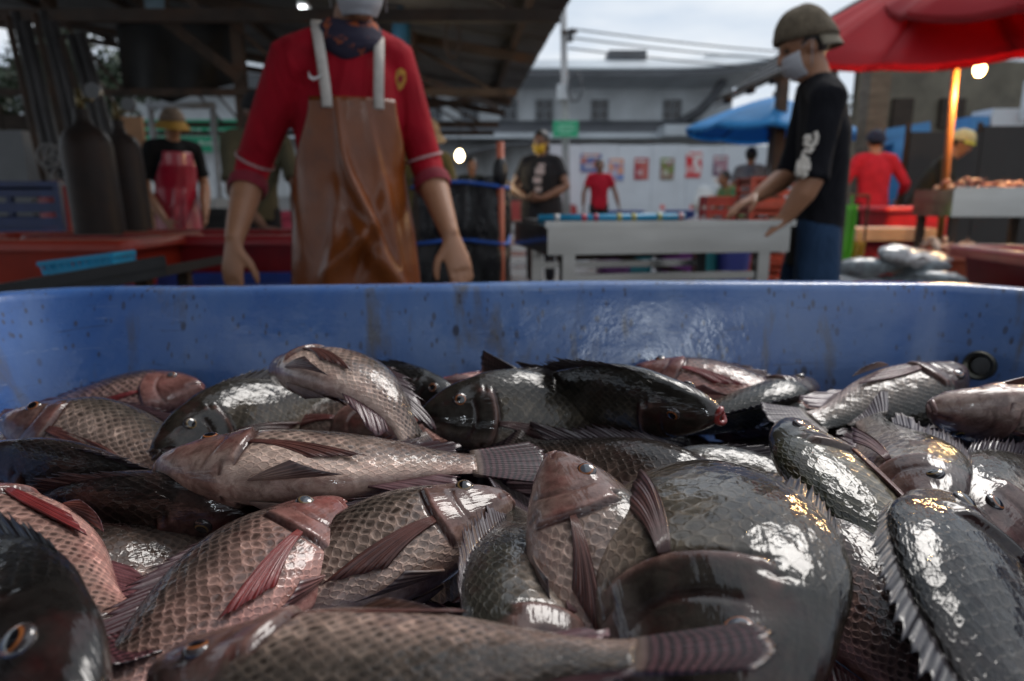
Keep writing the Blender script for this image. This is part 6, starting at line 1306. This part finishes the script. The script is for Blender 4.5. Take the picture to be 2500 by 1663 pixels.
M_ORC = plastic('orange_crate', (.22, .034, .02))
for k in range(5): crate('crate', '%s orange crate in the tall stack behind the boy' % ('lowest', 'second', 'third', 'fourth', 'topmost')[k], (xat(1872, 5.6), 5.6, .22*k), (.36, .34, .218), M_ORC, 'orange crates in a tall stack')
for k, (px, py, c, lab) in enumerate(((1500, 640, (.10, .03, .12), 'purple'), (1560, 650, (.02, .18, .22), 'teal'), (1650, 640, (.12, .02, .14), 'violet'), (1740, 645, (.02, .20, .22), 'turquoise'), (1790, 640, (.03, .04, .20), 'navy'))):
    basin('bin', '%s plastic bin seen under the steel table' % lab, 'bin', (xat(px, 4.6), 4.6+.1*(k % 2)), (.22, .3), .02, .62+.02*k, plastic('bin_%d' % k, c), 0, rim=.015)
# stalls far left: foam boxes and goods
rr = random.Random(12)
for k, (px, dd, w, h, c, lab) in enumerate(((500, 9.5, .5, .95, (.55, .58, .60), 'white foam box on the ground before the green banner'), (545, 9.2, .4, .75, (.50, .53, .56), 'shorter white foam box before the banner'), (690, 10.0, .6, .98, (.52, .55, .58), 'wide white foam box behind the vendor arm'), (480, 7.6, .5, .80, (.42, .06, .12), 'pink cloth covered bench by the red apron worker'), (690, 8.0, .7, .80, (.40, .05, .10), 'pink cloth covered bench behind the vendor'), (530, 7.2, .3, .84, (.012, .012, .014), 'black bin by the pink bench'))):
    x = xat(px, dd); og = (x, dd, 0); t = thing('foam_box' if k < 3 else 'bench' if k < 5 else 'bin', lab, 'box' if k < 3 else 'bench' if k < 5 else 'bin', og); M = mat('goods_%d' % k, c, .7, .15, 4)
    MB().box2((x-w/2, dd-.2, 0), (x+w/2, dd+.2, h-.08)).build('body', M, t, og); MB().box2((x-w/2-.015, dd-.215, h-.078), (x+w/2+.015, dd+.215, h)).build('lid' if k != 4 and k != 3 else 'top', M, t, og)
# seafood stall on the right
def seafood():
    D = 4.1; x0, x1 = xat(2325, D), xat(2325, D)+1.4; zt_ = zat(462, D); og = ((x0+x1)/2, D+.35, 0); t = thing('tray_stand', 'steel stand with deep trays of seafood under the red umbrella', 'stand', og)
    MB().box2((x0, D, zt_-.16), (x1, D+.015, zt_+.0)).build('tray_front', M_STEEL, t, og); MB().box2((x0, D+.0155, zt_-.16), (x0+.015, D+.4, zt_)).build('tray_side', M_STEEL, t, og); MB().box2((x0+.0155, D+.0155, zt_-.10), (x1, D+.4, zt_-.09)).build('tray_floor', M_STEEL, t, og); MB().box2((x0, D-.012, zt_+.0005), (x1, D+.02, zt_+.012)).build('rim', M_STEEL, t, og)
    for x in (x0+.02, x0+.62, x1-.1):
        for y in (D+.02, D+.34): MB().box2((x, y, 0), (x+.04, y+.04, zt_-.161)).build('leg', M_RUST, t, og)
    MB().box2((x0+.061, D+.02, .58), (x1-.11, D+.05, .61)).build('shelf_rail', M_STEEL, t, og)
    rs = np.random.RandomState(5); M1, M2, M3 = [mat('prawn_%d' % i, c, .35, .3, 20, coat=.5) for i, c in enumerate(((.50, .24, .13), (.52, .36, .26), (.40, .15, .09)))]
    def prawn_mesh(M, i):
        pts = []; n = 9
        for q in np.linspace(0, 1, n): a = -1.0+2.6*q; pts.append((.055*math.cos(a), 0, .045*math.sin(a)))
        m = MB().tube(pts, np.array([.004, .012, .016, .0165, .015, .013, .010, .007, .010]), 8); m.tube([pts[0], (pts[0][0]+.03, .01, pts[0][2]-.03)], [.003, .001], 5); m.tube([pts[0], (pts[0][0]+.03, -.012, pts[0][2]-.02)], [.003, .001], 5); return m.build('prawn', M, None, smooth=True)
    protos = [prawn_mesh(m, i) for i, m in enumerate((M1, M2, M3))]; tag(protos[0], 'orange prawn heaped in the steel trays under the umbrella', 'prawn', 'prawns heaped in the steel trays'); first = [True]*3
    for k in range(150):
        o = protos[k % 3] if first[k % 3] else protos[k % 3].copy()
        if not first[k % 3]: link(o)
        first[k % 3] = False; u, v = rs.rand(), rs.rand(); o.location = (x0+.07+u*1.2, D+.07+v*.28, zt_-.06+.06*(1-abs(2*v-1)**2)*(.7+.5*math.sin(u*9)**2)+.03*(k % 3)*.5); o.scale = (.72,)*3; o.rotation_euler = (rs.uniform(0, 6), rs.uniform(0, 6), rs.uniform(0, 6))
        tag(o, ('orange', 'pale', 'reddish')[k % 3]+' prawn heaped in the steel trays under the umbrella', 'prawn', 'prawns heaped in the steel trays')
    crate('crate', 'green crate on the ground under the seafood trays', (x0+.42, D+.35, 0), (.5, .4, .50), M_GREENP); crate('crate', 'green crate behind the leg of the seafood stand', (x0+1.05, D+.35, 0), (.5, .4, .52), M_GREENP)
    # low plank counter
    D2 = 5.1; xa, xb = xat(2098, D2), xat(2296, D2); og2 = ((xa+xb)/2, D2+.25, 0); c = thing('plank_counter', 'low counter with pale plank top over red cloth', 'counter', og2); Mp = mat('pale_plank', (.36, .25, .18), .7, .25, 4, stretch=(1, 5, 1)); z = zat(558, D2)
    for q in range(3): MB().box2((xa, D2+q*.17, z-.09), (xb, D2+q*.17+.164, z-.002*q)).build('plank', Mp, c, og2)
    MB().box2((xa+.03, D2+.03, .02), (xb-.03, D2+.48, z-.091)).build('cloth_front', cloth_mat('red_cloth', (.16, .012, .02)), c, og2)
    # basket of prawns in front
    D3 = 3.3; cc = at(2312, 612, D3); b = basin('basket', 'round orange basket of pale prawns behind the pale fish', 'basket', (cc[0], D3), (.24, .24), cc[2]-.16, cc[2], plastic('orange_basket', (.30, .07, .03)), rim=.012, taper=.02)
    st = thing('stool', 'wooden stool under the orange prawn basket', 'stool', (cc[0], D3, 0)); MB().box((0, 0, cc[2]-.185), (.26, .26, .045)).build('seat', M_DARKWOOD, st)
    for sx in (-1, 1):
        for sy in (-1, 1): MB().bar((sx*.12, sy*.12, 0), (sx*.10, sy*.10, cc[2]-.21), .03).build('leg', M_DARKWOOD, st)
    for k in range(26):
        o = protos[k % 3].copy(); link(o); a, r = rs.uniform(0, 6.28), .10*math.sqrt(rs.rand()); o.location = (cc[0]+r*math.cos(a), D3+r*math.sin(a), cc[2]-.01+.03*(1-r/.1)+.012*rs.rand()); o.rotation_euler = tuple(rs.uniform(0, 6, 3)); o.scale = (.75,)*3; tag(o, 'small prawn in the round orange basket', 'prawn', 'prawns in the orange basket')
    # white sacks
    D4 = 2.55; tb = thing('low_bench', 'low bench carrying a small heap of pale fish', 'bench', (at(2190, 690, D4)[0], D4+.15, 0)); zb = .585; x = at(2190, 690, D4)[0]
    MB().box((0, 0, zb-.02), (.62, .5, .04)).build('top', M_DARKWOOD, tb)
    for sx in (-1, 1):
        for sy in (-1, 1): MB().box((sx*.27, sy*.2, (zb-.041)/2), (.05, .05, zb-.041)).build('leg', M_DARKWOOD, tb)
    for (h_, t_, lab) in (((-.30, -.10, .615), (.08, .02, .612), 'pale fish lying lowest at the near end of the bench'), ((-.24, .10, .618), (.14, -.06, .613), 'pale fish across the middle of the low bench'), ((.28, -.10, .616), (-.08, .06, .615), 'pale fish with its head against the red tub'),
            ((-.20, -.05, .672), (.17, .03, .668), 'bluish white fish in the second layer on the bench'), ((.27, .0, .668), (-.08, .10, .676), 'white bellied fish leaning over the others on the bench'), ((-.06, -.10, .722), (.27, .06, .705), 'pale fish on top of the small heap on the bench')):
        hx_, tx_ = np.array([x, D4+.12, 0])+h_, np.array([x, D4+.12, 0])+t_; dv = tx_-hx_
        make_fish(lab, (0, 0), (0, 0), 0, 0, (dv[1], -dv[0], .12) if lab.startswith('blu') else (-dv[1], dv[0], .15), tone='pale', hw=hx_, tw=tx_, L=.40, seed=len(lab), fin_up=.1, deep=1.1, fat=1.1, group='pale fish heaped on the bench')
    # aprons and gloves hung on a rail
    D5 = 4.6
    for nm, px, y0, y1, c, lab in (('rubber_apron', 2080, 500, 640, (.10, .42, .02), 'lime green rubber apron hanging behind the boy'), ('rubber_apron', 2108, 590, 640, (.42, .24, .02), 'yellow rubber apron hanging beside the lime one'), ('rubber_apron', 2060, 530, 650, (.16, .01, .03), 'dark red rubber apron hanging behind the lime one')):
        x = xat(px, D5); z1, z0 = zat(y0, D5), zat(y1+40, D5); P = np.array([[(x+s*(.035+.02*q), D5+.02*math.sin(s*6+q*4)+(.05 if nm and y0 == 530 else 0), z1+(z0-z1)*q) for s in np.linspace(-1, 1, 9)] for q in np.linspace(0, 1, 12)])
        og = (x, D5, z0); k = thing(nm, lab, 'apron', og); MB().slab(P, (0, .004, 0)).build('sheet', plastic('apron_'+str(px), c, .3), k, og, smooth=True); MB().tube([(x, D5, z1), (x, D5+.01, z1+.06)], .006, 6).build('loop', plastic('apron_'+str(px), c), k, og)
    og = (xat(2085, D5), D5+.05, 0); r = thing('hanging_rail', 'thin rail holding the hanging rubber aprons', 'rail', og); zr_ = zat(500, D5)+.06; MB().tube([(xat(2045, D5), D5+.03, zr_), (xat(2125, D5), D5+.03, zr_)], .008, 7).build('bar', M_RUST, r, og)
    for px in (2045, 2125): MB().tube([(xat(px, D5), D5+.03, 0), (xat(px, D5), D5+.03, zr_)], .008, 7).build('upright', M_RUST, r, og)
seafood()
def big_sack():
    c = at(1742, 492, 9.0); m = MB().ball((0, 0, 0), (.26, .2, .24), 26, 18); V = m.V[0]; V += .02*np.stack([np.sin(V[:, 2]*22+V[:, 1]*9), np.sin(V[:, 0]*17), np.sin(V[:, 0]*23+V[:, 1]*14)], 1)
    og = (c[0], 9.0, c[2]-.22); k = thing('sack', 'large white plastic sack on a box beside the red crates', 'sack', og); m.V[0] = V+np.array(c); m.build('bag', mat('white_sack', (.6, .64, .66), .4, .1, 5, bump=.5, bdist=.03, bscale=9), k, og, smooth=True); MB().tube([c+[0, 0, .22], c+[.02, 0, .30]], [.03, .06], 9).build('tied_neck', mat('white_sack', (.6, .6, .6)), k, og, smooth=True)
    og = (c[0], 9.0, 0); b = thing('box', 'plain grey box under the large white sack', 'box', og); MB().box2((c[0]-.25, 8.8, 0), (c[0]+.25, 9.2, c[2]-.215)).build('body', M_GREYW, b, og); MB().box2((c[0]-.26, 8.79, (c[2]-.2)*.8), (c[0]+.26, 9.21, (c[2]-.2)*.8+.05)).build('band', M_FASCIA, b, og)
big_sack()
def hung():
    p = at(1105, 95, 7.0); og = tuple(p); pts = [p+np.array([.07*math.sin(q), 0, .17*math.cos(q)]) for q in np.linspace(0, 6.28, 24)]; h = thing('hanging_loop', 'dark cable loop hanging from the metal roof', 'cable', og); MB().tube(pts, .012, 7).build('loop', M_RUST, h, og, smooth=True); MB().tube([p+[0, 0, .17], (p[0], p[1], ZR(p[0], p[1])-.05)], .006, 5).build('string', M_RUST, h, og)
    p = at(980, 85, 7.6); o = MB().ball((0, 0, 0), (.10, .08, .28), 14, 10).build('blue_bundle', mat('blue_bundle', (.02, .10, .17), .7, .3, 8), None, smooth=True); o.location = tuple(p); tag(o, 'blue cloth bundle hung from the roof beam beside the vendor', 'bundle')
    p0, p1 = at(352, 34, 7.9), at(404, -30, 7.9); c = at(378, 5, 7.9); og = tuple(c); w = thing('skylight_sheet', 'pale blue translucent sheet set in the dark roof', 'sheet', og)
    MB().box(c, (.22, .02, .30)).build('pane', mat('skylight', (.16, .24, .30), .3), w, og); MB().box(c+[-.125, 0, 0], (.03, .04, .36)).build('frame_bar', M_RUST, w, og); MB().box(c+[.125, 0, 0], (.03, .04, .36)).build('frame_bar', M_RUST, w, og)
hung()
# ------------------------------------------------------------------ turn modifiers into plain meshes
bpy.context.view_layer.update(); _dg = bpy.context.evaluated_depsgraph_get()
_new = [(o, bpy.data.meshes.new_from_object(o.evaluated_get(_dg))) for o in BAKE]
for o, me in _new:
    nm = o.data.name; o.modifiers.clear(); o.data = me; me.name = nm
    me.polygons.foreach_set('use_smooth', [True]*len(me.polygons))
